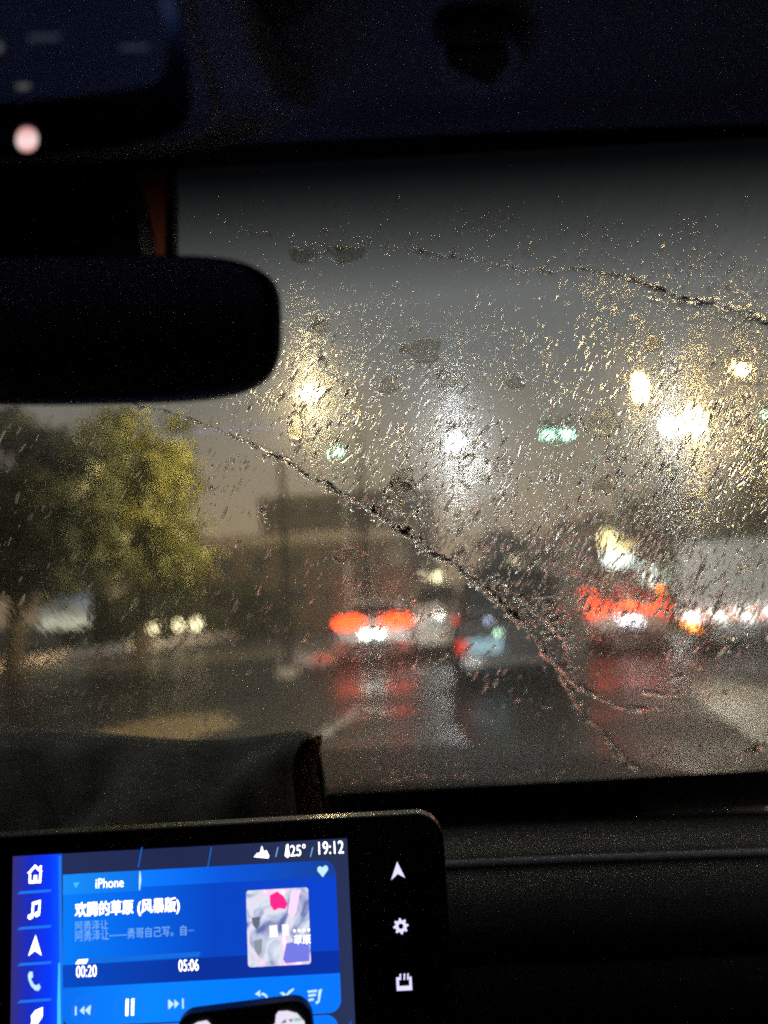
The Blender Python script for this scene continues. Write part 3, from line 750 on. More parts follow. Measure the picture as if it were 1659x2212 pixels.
screen_root = thing('windscreen', 'raked windscreen covered in running rain, seen from inside', 'windscreen', B0)
me = bpy.data.meshes.new('glass_pane')
vv = [gp(p, q, o) - B0 for o in (0, TH) for p, q in ((X0, Q0), (X1, Q0), (X1, Q1), (X0, Q1))]
ff = [(0, 1, 2, 3), (4, 7, 6, 5), (0, 4, 5, 1), (1, 5, 6, 2), (2, 6, 7, 3), (3, 7, 4, 0)]
me.from_pydata([tuple(p) for p in vv], [], ff)
me.materials.append(M['glass']); me.materials.append(M['wet'])
uvl = me.uv_layers.new(name='UVMap'); pq = [(X0, Q0), (X1, Q0), (X1, Q1), (X0, Q1)] * 2
for poly in me.polygons:
    if poly.index == 1: poly.material_index = 1
    for li in poly.loop_indices: uvl.data[li].uv = pq[me.loops[li].vertex_index]
me.update()
import bmesh
bm = bmesh.new(); bm.from_mesh(me); bmesh.ops.recalc_face_normals(bm, faces=bm.faces); bm.to_mesh(me); bm.free()
pane = link('glass_pane', me, None, screen_root)
# black ceramic borders printed on the inside of the glass: built as thin strips just inside it
def frit(q0a, q1a, xa, xb, name='ceramic_border'):
    mb = MB(); mb.prism([gp(xa, q0a, -.0015), gp(xb, q0a, -.0015), gp(xb, q1a, -.0015), gp(xa, q1a, -.0015)], NH * -.001)
    return mb.build(name, M['black'], screen_root, off=B0)
qb = on_glass(1200, 1686, 0)[1]; qt = on_glass(830, 338, 0)[1]
frit(Q0, qb, on_glass(697, 1705, 0)[0], X1)
frit(qt, Q1, X0, X1)

# ------------------------------------------------------------------ rain on the glass
WIPE = [(230, 840), (300, 872), (420, 905), (520, 945), (600, 985), (700, 1042), (800, 1098), (880, 1150), (960, 1205), (1030, 1250), (1110, 1320), (1180, 1405), (1260, 1490)]
ARC = [(378, 462), (480, 478), (600, 512), (720, 532), (830, 528), (920, 545), (1010, 556), (1100, 574), (1190, 588), (1250, 576), (1320, 590), (1400, 612), (1470, 640), (1560, 660), (1659, 700), (1760, 735)]
wx, wy = np.array([p[0] for p in WIPE], float), np.array([p[1] for p in WIPE], float)
axx, axy = np.array([p[0] for p in ARC], float), np.array([p[1] for p in ARC], float)
HOLES = [(690, 702, 17, 17), (915, 752, 46, 34), (1020, 776, 14, 12), (968, 820, 22, 18), (1112, 822, 22, 18), (836, 830, 26, 22), (872, 1030, 30, 26), (868, 1062, 38, 30), (1030, 1015, 40, 38), (1086, 1005, 20, 22),
         (1300, 905, 44, 34), (1408, 740, 20, 20), (1358, 1010, 20, 16), (920, 1112, 20, 20), (1300, 1045, 26, 20), (1480, 980, 18, 16), (1640, 1050, 26, 26), (760, 1195, 40, 18), (640, 920, 20, 34), (1130, 1040, 16, 16),
         (750, 545, 44, 22), (650, 548, 34, 20), (862, 1300, 16, 18), (1560, 700, 26, 12)]
rad = np.array([h for h in HOLES], float)

tmpl_n = 9
def drop_template():
    v = []; t = []; sm = []
    rings = ((1.0, 0.0), (.80, .52), (.45, .86))
    for r, z in rings:
        for k in range(tmpl_n):
            a = 2 * PI * k / tmpl_n; v.append((r * math.cos(a), r * math.sin(a), z))
    v.append((0, 0, 1.0)); ap = len(v) - 1
    for i in range(2):
        for k in range(tmpl_n):
            k2 = (k + 1) % tmpl_n; a, b_, c_, d_ = i * tmpl_n + k, i * tmpl_n + k2, (i + 1) * tmpl_n + k2, (i + 1) * tmpl_n + k
            t += [(a, b_, c_), (a, c_, d_)]; sm += [True, True]
    for k in range(tmpl_n):
        t.append((2 * tmpl_n + k, 2 * tmpl_n + (k + 1) % tmpl_n, ap)); sm.append(True)
    o = len(v)
    for k in range(tmpl_n):
        a = 2 * PI * k / tmpl_n; v.append((math.cos(a), math.sin(a), 0.0))
    v.append((0, 0, 0)); bc = len(v) - 1
    for k in range(tmpl_n):
        t.append((o + (k + 1) % tmpl_n, o + k, bc)); sm.append(False)
    return np.array(v, float), np.array(t, int), np.array(sm, bool)
TV, TT, TS = drop_template()

def glass_np(u, v, off=TH):
    r = np.array(R_); uu = np.array(U_); f = np.array(f_); nh = np.array(NH)
    d = f[None] + np.outer((u - W0 / 2) / F0, r) + np.outer((H0 / 2 - v) / F0, uu)
    o = np.array(B0 + NH * off); tt = (o - np.array(CAM)).dot(nh) / d.dot(nh)
    w = np.array(CAM)[None] + d * tt[:, None] - np.array(B0)[None]
    return w[:, 0], w.dot(np.array(QH))

water_v, water_t, water_s = [], [], []
def stamp(u, v, length, width, ang, height):
    """water drops whose outline on the glass has these sizes (read at 1659 px) and lean"""
    n_ = len(u)
    if n_ == 0: return
    p, q = glass_np(u, v)
    dx, dy = np.cos(ang), -np.sin(ang)
    p1, q1 = glass_np(u + dx * length / 2, v + dy * length / 2)
    p2, q2 = glass_np(u + dy * width / 2, v - dx * width / 2)
    a = np.stack([p1 - p, q1 - q], 1); b_ = np.stack([p2 - p, q2 - q], 1)
    hgt = height * np.linalg.norm(b_, axis=1)
    jit = 1 + rng.normal(0, .13, (n_, tmpl_n)); jit = np.concatenate([jit, jit, jit, np.ones((n_, 1)), jit, np.ones((n_, 1))], 1)
    lx = TV[None, :, 0] * jit; ly = TV[None, :, 1] * jit; lz = TV[None, :, 2]
    P_ = p[:, None] + lx * a[:, None, 0] + ly * b_[:, None, 0]
    Q_ = q[:, None] + lx * a[:, None, 1] + ly * b_[:, None, 1]
    Z_ = TH + .00015 + lz * hgt[:, None]
    ex, qh, nh, o = np.array([1., 0, 0]), np.array(QH), np.array(NH), np.array(B0)
    V = P_[..., None] * ex + Q_[..., None] * qh + Z_[..., None] * nh
    flip = (a[:, 0] * b_[:, 1] - a[:, 1] * b_[:, 0]) > 0      # (x, slope, outward) is a left-handed frame
    T = TT[None] + (np.arange(n_) * len(TV))[:, None, None]
    T = np.where(flip[:, None, None], T[:, :, ::-1], T)
    base = sum(len(x) for x in water_v)
    water_v.append(V.reshape(-1, 3)); water_t.append(T.reshape(-1, 3) + base); water_s.append(np.tile(TS, n_))

# flat blots on the outside of the glass; grey tint stands in for missing glow
gap_v, gap_f = [], []
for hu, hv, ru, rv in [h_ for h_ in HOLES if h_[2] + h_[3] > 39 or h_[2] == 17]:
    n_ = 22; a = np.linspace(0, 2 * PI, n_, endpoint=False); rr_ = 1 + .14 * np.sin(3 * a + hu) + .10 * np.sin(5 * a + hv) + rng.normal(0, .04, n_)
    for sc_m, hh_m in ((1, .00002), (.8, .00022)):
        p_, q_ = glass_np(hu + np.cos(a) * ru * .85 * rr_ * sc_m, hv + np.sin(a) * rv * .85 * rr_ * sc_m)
        gap_v.append([gp(float(x), float(y), TH + .0001 + hh_m) - B0 for x, y in zip(p_, q_)])
    b_ = len(gap_v) * n_ - 2 * n_
    for k in range(n_): gap_f.append((b_ + k, b_ + (k + 1) % n_, b_ + n_ + (k + 1) % n_, b_ + n_ + k))
    gap_f.append(tuple(range(b_ + n_, b_ + 2 * n_))); gap_f.append(tuple(range(b_, b_ + n_))[::-1])
me = bpy.data.meshes.new('glow_gaps'); me.from_pydata([tuple(p) for r in gap_v for p in r], [], gap_f); me.update()
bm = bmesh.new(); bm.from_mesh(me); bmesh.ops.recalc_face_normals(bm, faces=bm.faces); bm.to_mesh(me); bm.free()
m, t, out = glass_core('glow_gap_tint'); g_ = t.nodes.new('ShaderNodeBsdfGlass'); g_.inputs['IOR'].default_value = 1.33; g_.inputs['Color'].default_value = (.78, .77, .74, 1); g_.inputs['Roughness'].default_value = .2
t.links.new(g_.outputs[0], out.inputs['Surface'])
o = link('glow_gaps', me, m); o.location = B0; o['kind'] = 'stuff'; o['label'] = 'grey-tinted blots for the glowless gaps between the rain drops on the glass'
# slanting splashes everywhere the wiper has not just passed
n_ = 38000
u = rng.uniform(150, 1800, n_); v = rng.uniform(430, 1730, n_)
wl = np.interp(u, wx, wy, left=820, right=1500); al = np.interp(u, axx, axy)
dens = np.full(n_, .62)
dens[v < al + 6] = .06
dens[(v < al + 6) & (v > al - 120) & (u > 700)] = .34
low = v > wl
dens[low] = .10
dens[(u > 1250) & (v > 1330)] = .16
dens[(v > 1450)] = .045
dens[(u > 985) & (u < 1270) & (v > 1225) & (v < 1450)] *= .45
dens[(u > 1250) & (v > 1255) & (v < 1440)] *= .35
dens[(u > 1250) & (v < 1320) & (v > al)] = .85
dens[(u < 620) & (v > 880) & ~low] = .18
dens[(u < 450)] = .10
dens[(v > al) & (v < al + 110) & (u < 1250)] *= .35
clump = np.sin(u * .013 + 1.3 * np.sin(v * .011)) * np.sin(v * .017 + 2 * np.sin(u * .007)); dens *= np.clip(.85 + .55 * clump, .15, 1.4)
keep = rng.uniform(0, 1, n_) < dens
for hu, hv, ru, rv in HOLES:
    keep &= ((u - hu) / ru) ** 2 + ((v - hv) / rv) ** 2 > rng.uniform(.75, 1.0)
u, v = u[keep], v[keep]; k_ = len(u)
wd = np.clip(rng.lognormal(math.log(2.9), .45, k_), 1.4, 8.5); ln = wd * rng.uniform(2.8, 6.0, k_)
top_ = v < np.interp(u, axx, axy) + 6
stamp(u, v, ln, wd, np.radians(rng.normal(60, 8, k_)), np.where(top_, rng.uniform(.4, .9, k_), np.where(rng.uniform(0, 1, k_) < .75, rng.uniform(.10, .25, k_), rng.uniform(.25, .6, k_))))
# the driver's side of the pane, left of the view, is as wet
rg2 = np.random.default_rng(99); k_ = 6000
u, v = rg2.uniform(-900, 150, k_), rg2.uniform(440, 1730, k_); kp_ = rg2.uniform(0, 1, k_) < np.where(u > 0, np.where(v > 860, .12, .6), .6); u, v = u[kp_], v[kp_]; k_ = len(u)
wd = np.clip(rg2.lognormal(math.log(2.9), .45, k_), 1.4, 8.5)
stamp(u, v, wd * rg2.uniform(2.8, 6, k_), wd, np.radians(rg2.normal(60, 8, k_)), rg2.uniform(.1, .4, k_))
# broader, rounder drops
n_ = 420
u = rng.uniform(380, 1750, n_); v = rng.uniform(470, 1680, n_)
wl = np.interp(u, wx, wy, left=820, right=1500)
keep = rng.uniform(0, 1, n_) < np.where(v > wl, .18, .7); u, v = u[keep], v[keep]; k_ = len(u)
wd = rng.uniform(5, 12, k_); stamp(u, v, wd * rng.uniform(1.1, 1.9, k_), wd, np.radians(rng.normal(55, 25, k_)), rng.uniform(.06, .2, k_))
# rims of small drops round the dry patches
for hu, hv, ru, rv in HOLES:
    k_ = int(10 + (ru + rv) * .5); a = rng.uniform(0, 2 * PI, k_) if ru < 30 else rng.uniform(-.3, 2.2, k_) + rng.uniform(0, 6)
    uu, vv_ = hu + np.cos(a) * ru * rng.uniform(.95, 1.12, k_), hv + np.sin(a) * rv * rng.uniform(.95, 1.12, k_)
    wd = rng.uniform(2.0, 4.2, k_); stamp(uu, vv_, wd * rng.uniform(1.4, 3.2, k_), wd, np.radians(rng.normal(60, 18, k_)), rng.uniform(.2, .5, k_))
# the ridges themselves: low, continuous, uneven ribbons of water
def ribbon(pts, w, wob, h=.16, step=5.0, gaps=()):
    pts = np.array(pts, float); seg = np.linalg.norm(np.diff(pts, axis=0), axis=1); s = np.concatenate([[0], np.cumsum(seg)])
    n_ = int(s[-1] / step); tt = np.linspace(0, s[-1], n_)
    uu, vv_ = np.interp(tt, s, pts[:, 0]), np.interp(tt, s, pts[:, 1])
    k5 = np.ones(7) / 7; pad = lambda x: np.convolve(np.concatenate([[x[0]] * 3, x, [x[-1]] * 3]), k5, 'valid')
    uu, vv_ = pad(uu), pad(vv_); wn_ = pad(rng.normal(0, 1, n_)) * 2.2
    gu, gv = np.gradient(uu), np.gradient(vv_); L_ = np.hypot(gu, gv); nu_, nv_ = -gv / L_, gu / L_
    off_ = wob * pad(rng.normal(0, 1, n_)) * 2.0
    uu, vv_ = uu + nu_ * off_, vv_ + nv_ * off_
    hw_ = np.clip(w * .5 * (1 + .55 * wn_ + .35 * rng.normal(0, 1, n_) * .5), .7, w * 1.6); hw_[0] = hw_[-1] = .5
    prof_ = ((-1, 0), (-.78, .48), (-.4, .85), (0, 1), (.4, .85), (.78, .48), (1, 0))
    nc_ = len(prof_); V_ = np.zeros((n_, 2 * nc_, 3)); hh_ = None
    p0_, q0_ = glass_np(uu, vv_); p1_, q1_ = glass_np(uu + nu_ * hw_, vv_ + nv_ * hw_); hm_ = np.hypot(p1_ - p0_, q1_ - q0_) * h * rng.uniform(.7, 1.3, n_)
    for j, (a_, z_) in enumerate(prof_):
        p_, q_ = glass_np(uu + nu_ * hw_ * a_, vv_ + nv_ * hw_ * a_)
        for lay, zz in ((0, z_), (1, 0.0)):
            V_[:, lay * nc_ + j] = p_[:, None] * np.array([1., 0, 0]) + q_[:, None] * np.array(QH) + (TH + .00018 + zz * hm_)[:, None] * np.array(NH)
    T_ = []; S_ = []
    for i in range(n_ - 1):
        a0, b0_ = i * 2 * nc_, (i + 1) * 2 * nc_
        for j in range(nc_ - 1):
            T_ += [(a0 + j, b0_ + j, b0_ + j + 1), (a0 + j, b0_ + j + 1, a0 + j + 1)]; S_ += [True, True]
            c0, d0_ = a0 + nc_ + j, b0_ + nc_ + j
            T_ += [(c0, d0_ + 1, d0_), (c0, c0 + 1, d0_ + 1)]; S_ += [False, False]
    T_ = np.array(T_); V2 = V_.reshape(-1, 3)
    a_, b__, c_ = V2[T_[0][0] + 0], V2[T_[0][1]], V2[T_[0][2]]
    if np.dot(np.cross(V2[T_[8][1]] - V2[T_[8][0]], V2[T_[8][2]] - V2[T_[8][0]]), np.array(NH)) < 0: T_ = T_[:, ::-1]
    base = sum(len(x) for x in water_v)
    water_v.append(V2); water_t.append(T_ + base); water_s.append(np.array(S_))
ribbon(WIPE[:6], 5, 3); ribbon(WIPE[5:], 8, 3.5); ribbon([(1000, 1236), (1075, 1300), (1150, 1372), (1200, 1440), (1265, 1540), (1320, 1600), (1380, 1668)], 8, 3)
ribbon(ARC[3:12], 5, 2.5, .10); ribbon(ARC[10:], 8, 4, .10); ribbon([(1245, 1470), (1290, 1500), (1330, 1522), (1390, 1530), (1435, 1528)], 10, 3); ribbon([(1385, 640), (1440, 655), (1520, 652), (1600, 672), (1659, 700)], 9, 4)
ribbon([(1430, 1490), (1440, 1465), (1480, 1452), (1495, 1470), (1470, 1495), (1430, 1490)], 6, 1.5); ribbon([(1380, 1490), (1440, 1500), (1500, 1498)], 8, 3); ribbon([(1110, 1290), (1170, 1320), (1215, 1372), (1240, 1440)], 9, 5)
# beads pushed up by the wiper and rivulets: chains of overlapping beads
def chain(pts, step, w, jitter, ang=None, dens=1.0, hmin=.14, hmax=.42, lmul=1.0):
    pts = np.array(pts, float); seg = np.linalg.norm(np.diff(pts, axis=0), axis=1); s = np.concatenate([[0], np.cumsum(seg)])
    k_ = int(s[-1] / step * dens); k_ = max(3, min(k_, int(s[-1] * (2.2 * jitter + w) / (w * w * 4.2)))); tt = np.sort(rng.uniform(0, s[-1], k_))
    uu, vv_ = np.interp(tt, s, pts[:, 0]), np.interp(tt, s, pts[:, 1])
    e1, e2 = np.interp(tt + 3, s, pts[:, 0]) - np.interp(tt - 3, s, pts[:, 0]), np.interp(tt + 3, s, pts[:, 1]) - np.interp(tt - 3, s, pts[:, 1])
    th = np.arctan2(-e2, e1)
    wob = jitter * np.sin(tt * .06 + rng.uniform(0, 6)) * .5
    uu = uu + rng.normal(0, jitter * .5, k_); vv_ = vv_ + rng.normal(0, jitter * .5, k_) + wob
    gate = np.sin(tt * .045 + rng.uniform(0, 6)) + .8 * np.sin(tt * .123 + rng.uniform(0, 6)) > -.75
    uu, vv_, th, tt = uu[gate], vv_[gate], th[gate], tt[gate]; k_ = len(uu)
    if k_ == 0: return
    wd = np.clip(rng.lognormal(math.log(w), .55, k_), w * .35, w * 2.6)
    stamp(uu, vv_, wd * rng.uniform(1.2, 3.0, k_) * lmul, wd, th + rng.normal(0, .3, k_) if ang is None else np.radians(rng.normal(ang, 20, k_)), rng.uniform(hmin, hmax, k_))
chain(WIPE[:6], 5, 3.6, 4); chain(WIPE[3:], 4.5, 4.0, 5, None, 1, .14, .35, 1.3); chain(WIPE[4:11], 2.0, 4.4, 10); chain(WIPE[6:12], 2.2, 5.0, 12, 40); chain(WIPE[5:10], 4, 3.0, 14, 55)
chain(ARC, 4, 3.8, 6); chain(ARC[5:], 6, 5, 4, None, 1, .14, .4, 1.5); chain(ARC[:6], 6, 3.6, 24, 55); chain(ARC[4:9], 8, 3.2, 4); chain(ARC[9:15], 5, 4.5, 12, 35)
chain([(1385, 590), (1420, 560), (1480, 480), (1500, 540), (1470, 600), (1440, 570)], 3.0, 3.6, 26, 40)
chain([(1400, 612), (1430, 640), (1500, 650), (1560, 648), (1620, 672), (1659, 690)], 2.6, 5.2, 7, 30)
chain([(1560, 620), (1620, 640), (1640, 660), (1600, 690)], 4, 3.5, 9)
chain([(1110, 1320), (1150, 1372), (1185, 1420), (1230, 1482), (1265, 1540)], 3, 7.0, 3, None, 1, .2, .4)
chain([(1245, 1470), (1290, 1500), (1330, 1522), (1390, 1530), (1435, 1528)], 2.6, 5.0, 5, 20)
chain([(1380, 1490), (1420, 1500), (1470, 1494), (1500, 1500)], 4, 4.0, 9, 20)
chain([(1430, 1490), (1440, 1465), (1480, 1452), (1495, 1470), (1470, 1495)], 5, 3.2, 3)
chain([(1110, 1290), (1160, 1330), (1200, 1380), (1220, 1330), (1150, 1290)], 2.2, 4.6, 26, 45); chain([(1060, 1255), (1130, 1285), (1200, 1330), (1245, 1390), (1235, 1450)], 2.4, 5.0, 18, 40)
chain([(1265, 1540), (1310, 1590), (1340, 1640), (1385, 1668)], 3, 6.0, 6, None, 1, .2, .4)
chain([(1220, 1620), (1205, 1670)], 4, 4, 8); chain([(760, 1668), (900, 1655), (1000, 1640)], 8, 4.0, 18, 20); chain([(1560, 1640), (1659, 1600), (1740, 1580)], 5, 5, 12, 20)
chain([(700, 1690), (1100, 1668), (1659, 1640)], 9, 3.0, 7, 10)
chain([(455, 1080), (445, 1110), (470, 1010), (520, 1000)], 8, 3.0, 10, 60); chain([(565, 1090), (580, 1128), (600, 1130)], 4, 3.4, 5, 30)
chain([(455, 1010), (520, 985), (575, 985), (610, 1000)], 5, 2.8, 8, 60)
chain([(680, 790), (664, 830), (650, 870), (690, 840)], 6, 4.5, 18, 62); chain([(636, 880), (626, 915), (640, 950)], 2.5, 3.2, 3, 62); chain([(675, 700), (690, 680), (712, 700), (706, 730)], 2, 3.6, 6, 62)
chain([(700, 760), (690, 800), (700, 840)], 8, 5.0, 14, 62)
chain([(985, 990), (1010, 975), (1045, 985), (1068, 1010), (1050, 1040)], 2.6, 3.0, 5, 60); chain([(870, 1000), (840, 1040), (850, 1100), (900, 1150), (980, 1140)], 3, 2.8, 16, 60)
chain([(1420, 1140), (1470, 1165), (1510, 1150), (1500, 1100), (1440, 1080)], 3.6, 2.8, 22, 30)
# tails of water down the lower half
for k in range(26):
    uu, vv_ = rng.uniform(640, 1640), rng.uniform(1330, 1560); dl = rng.uniform(15, 60)
    chain([(uu, vv_), (uu + dl * .4, vv_ - dl * .35), (uu + dl, vv_ - dl * .5)], 5, 2.6, 3, None, 1, .25, .6)
wm = bpy.data.materials.new('water'); wm.use_nodes = True; t = wm.node_tree; t.nodes.clear()
o_ = t.nodes.new('ShaderNodeOutputMaterial'); g_ = t.nodes.new('ShaderNodeBsdfGlass'); g_.inputs['IOR'].default_value = 1.33; g_.inputs['Roughness'].default_value = .15
t.links.new(g_.outputs[0], o_.inputs['Surface'])
V = np.concatenate(water_v); T = np.concatenate(water_t); S = np.concatenate(water_s)
rain = link('raindrops', np_mesh('raindrops', V, T, S), wm); rain.location = B0
rain['kind'] = 'stuff'; rain['label'] = 'rain drops, splashes and runs on the outside of the windscreen'
print('rain tris', len(T))

# ================================================================== OWN CAR: interior
# roof lining: slopes up and back from the top of the windscreen
ye = at_y(1659, 205, .345)
zl = CAM.z + .262
mb = MB(); nx = 24
prof = [(.352, zl - .012), (.346, zl - .004), (.335, zl), (.25, zl + .018), (.10, zl + .034), (-.25, zl + .045), (-1.2, zl + .03)]
vs_ = [Vector((-.17 + .85 * x, y, z - .05 * abs(x) ** 3)) for y, z in prof for x in np.linspace(-1, 1, nx)]
mb.add(vs_, [(i * nx + k, i * nx + k + 1, (i + 1) * nx + k + 1, (i + 1) * nx + k) for i in range(len(prof) - 1) for k in range(nx - 1)], True)
o = mb.build('roof_lining', M['lining']); s_ = o.modifiers.new('thick', 'SOLIDIFY'); s_.thickness = .012; s_.offset = -1
tag(o, 'dark fabric roof lining across the top of the cabin', 'roof lining')
cabin = thing('cabin_shell', 'dark doors, rear seat bench and floor around and behind the viewer', 'car cabin', (-.17, -.5, .3))
co = Vector((-.17, -.5, .3))
for sx_ in (-1, 1):
    mb = MB(); mb.box((-.17 + sx_ * .84, -.25, .72), (.06, 2.0, .80)); mb.build('door', M['black'], cabin, off=co, bevel=.02)
    mb = MB(); mb.box((-.17 + sx_ * .82, -.30, 1.35), (.012, 1.7, .46)); mb.build('side_window', M['darkglass'], cabin, off=co)
mb = MB(); mb.box((-.17, -.1, .27), (1.72, 2.6, .06)); mb.build('floor_mat', M['black'], cabin, off=co)
mb = MB(); mb.box((-.17, -1.22, 1.0), (1.72, .08, 1.3)); mb.build('rear_panel', M['black'], cabin, off=co)
mb = MB(); mb.box((-.17, -.98, .72), (1.40, .16, .66)); mb.build('backrest', M['cloth'], cabin, off=co, bevel=.05)
mb = MB(); mb.box((-.17, -.66, .42), (1.40, .50, .16)); mb.build('seat', M['cloth'], cabin, off=co, bevel=.05)

# clip for the sun visor
vc = P(1036, 118, .345)
root = thing('visor_clip', 'dark square sun visor clip on the roof lining', 'visor clip', vc)
def poly_at(pts, depth): return [P(a, b_, depth) for a, b_ in pts]
def plate(name, pts, depth, thick, material, parent, loc, bevel=.0, level=None):
    if level is None: q = poly_at(pts, depth); ext = f_ * thick
    else:                                             # lies on a plane that faces down and a little back
        nn_ = Vector((0, -.10, -1)).normalized(); o0 = Vector((0, .28, CAM.z + level)); q = []
        for a, b_ in pts:
            d = ray(a, b_); q.append(CAM + d * ((o0 - CAM).dot(nn_) / d.dot(nn_)))
        ext = -nn_ * thick
    mb = MB(); mb.prism(q, ext); return mb.build(name, material, parent, off=Vector(loc), bevel=bevel)
plate('hood', [(935, 74), (950, 52), (1080, 44), (1110, 66), (1098, 80), (955, 88)], .402, .009, M['black'], root, vc, .001, .253)
plate('bracket', [(940, 96), (1100, 84), (1134, 120), (1120, 190), (1080, 205), (1000, 208), (950, 180)], .408, .007, M['lining'], root, vc, .001, .257)
plate('hook', [(962, 112), (1090, 102), (1098, 140), (1060, 186), (1010, 168), (965, 140)], .400, .0035, M['black'], root, vc, .0008, .2545)

# overhead console: rounded housing with a dark glossy lens and a lit button
oc = P(150, 150, .33)
root = thing('overhead_console', 'overhead console with dark glossy lens and round lit button', 'overhead console', oc)
housing = [(-420, -300), (430, -300), (486, -120), (520, 20), (552, 120), (600, 205), (690, 236), (640, 262), (560, 300), (470, 325), (330, 345), (160, 358), (-80, 372), (-420, 392)]
plate('housing', housing, .345, .03, M['lining'], root, oc, .003, .226)
inner = [(-420, -300), (352, -300), (395, -60), (420, 60), (455, 190), (474, 250), (466, 284), (430, 305), (370, 322), (260, 338), (100, 352), (-80, 363), (-420, 380)]
plate('surround', inner, .331, .012, M['trim'], root, oc, .003, .219)
inner2 = [(-420, -300), (330, -300), (372, -60), (396, 60), (412, 180), (414, 240), (396, 278), (350, 302), (240, 322), (100, 336), (-80, 347), (-420, 362)]
plate('fascia', inner2, .3285, .006, M['gloss'], root, oc, .001, .2165)
lens = [(-420, -280), (300, -280), (330, -60), (352, 60), (358, 140), (346, 176), (310, 192), (200, 206), (60, 220), (-120, 230), (-420, 238)]
M['smoke'] = mat('smoked_lens', (.46, .48, .54), .48, var=.25, scale=18)
plate('lens', lens, .3265, .005, M['smoke'], root, oc, .0012, .2145)

M['button'] = emit_ramp('button_glow', 'Y', [(0, (.85, .42, .40)), (.45, (.95, .72, .72)), (.6, (.95, .70, .70)), (1, (.80, .34, .32))], .85)
plate('lit_button', [(58 + 23 * math.cos(2 * PI * k / 28), 305 - 23 * math.sin(2 * PI * k / 28)) for k in range(28)], 0, .002, M['button'], root, oc, 0, .2150)
M['led'] = emit('small_led', (.70, .72, .75), .10)
for (a, b_, w, h, s) in ((50, 188, 26, 8, 1), (96, 82, 66, 8, 1), (290, 104, 60, 6, 1), (-4, 104, 12, 16, 1)):
    plate('marker', [(a - w / 2, b_ + h / 2 + w * .02), (a + w / 2, b_ + h / 2 - w * .02), (a + w / 2, b_ - h / 2 - w * .02), (a - w / 2, b_ - h / 2 + w * .02)], .3258, .0005, M['led'] if a in (50, -4) else emit('button_print', (.16, .20, .30), .13), root, oc, 0, .2140)

# mirror with stem and the camera shroud above it
mc = P(150, 700, .375)
root = thing('rear_view_mirror', 'black rear view mirror with rounded end against the wet windscreen', 'mirror', mc)
mo = []
for k in range(64):
    a = 2 * PI * k / 64; ca, sa = math.cos(a), math.sin(a); e_ = .40
    mo.append((135 + 470 * math.copysign(abs(ca) ** e_, ca), 702 + 158 * math.copysign(abs(sa) ** .55, sa) - (.0) * ca))
def tiltm(a, b_): return (a, b_ - (a - 135) * .012 + (8 if b_ > 702 else 6) * math.cos((a - 135) / 470 * 1.5))
mo = [tiltm(*q) for q in mo]
front = poly_at(mo, .362); cen = sum(front, Vector()) / len(front)
rings = [[cen + (p - cen) * s_ + f_ * d for p in front] for s_, d in ((.955, -.001), (.985, .001), (1, .006), (.97, .020), (.80, .034), (.4, .042))]
mb = MB(); mb.loft(rings); mb.build('housing', M['black'], root, off=mc)
M['mirror'] = mat('mirror_glass', (.55, .55, .56), .02, 1.0, var=.03, scale=4)
mb = MB(); mb.prism([cen + (p - cen) * .93 + f_ * -.0022 for p in front], f_ * .001); mb.build('mirror_glass', M['mirror'], root, off=mc)
mb = MB(); mb.tube([P(120, 640, .395), P(120, 540, .40), P(120, 440, .41)], [.016, .013, .018], 14); mb.build('stem', M['black'], root, off=mc)
sc_ = P(120, 440, .40)
root = thing('sensor_shroud', 'black camera shroud behind the mirror under the overhead console', 'camera housing', sc_)
plate('cover', [(-400, 330), (262, 330), (280, 400), (296, 470), (300, 580), (-400, 600)], .384, .035, M['black'], root, sc_, .004)
plate('edge_trim', [(350, 320), (368, 320), (374, 420), (373, 560), (354, 560), (356, 430)], .386, .012, M['black'], root, sc_, .0015)
plate('rib', [(296, 505), (300, 505), (322, 440), (318, 438)], .392, .003, M['black'], root, sc_)
# reddish translucent sheet on the glass in the gap
tg = on_glass(320, 450, 0)
m, t, out = glass_core('red_film'); tb = t.nodes.new('ShaderNodeBsdfTranslucent'); tb.inputs['Color'].default_value = (.62, .13, .05, 1)
tp = t.nodes.new('ShaderNodeBsdfTransparent'); tp.inputs['Color'].default_value = (.85, .42, .30, 1)
nn = t.nodes.new('ShaderNodeTexNoise'); nn.inputs['Scale'].default_value = 30
mm = t.nodes.new('ShaderNodeMixShader'); mm.inputs[0].default_value = .15; t.links.new(tp.outputs[0], mm.inputs[1]); t.links.new(tb.outputs[0], mm.inputs[2])
t.links.new(mm.outputs[0], out.inputs['Surface'])
mb = MB(); pts = [on_glass(a, b_, 0) for a, b_ in ((272, 350), (362, 340), (366, 580), (300, 580))]
mb.prism([gp(p, q, -.0015) for p, q in pts], NH * -.0004)
o = mb.build('reddish_sheet', m, None, off=gp(*tg, 0)); o.location = gp(*tg, 0)
tag(o, 'reddish translucent sheet on the glass between shroud and trim', 'sticker')  # plain reddish sheet, not known to be a sticker

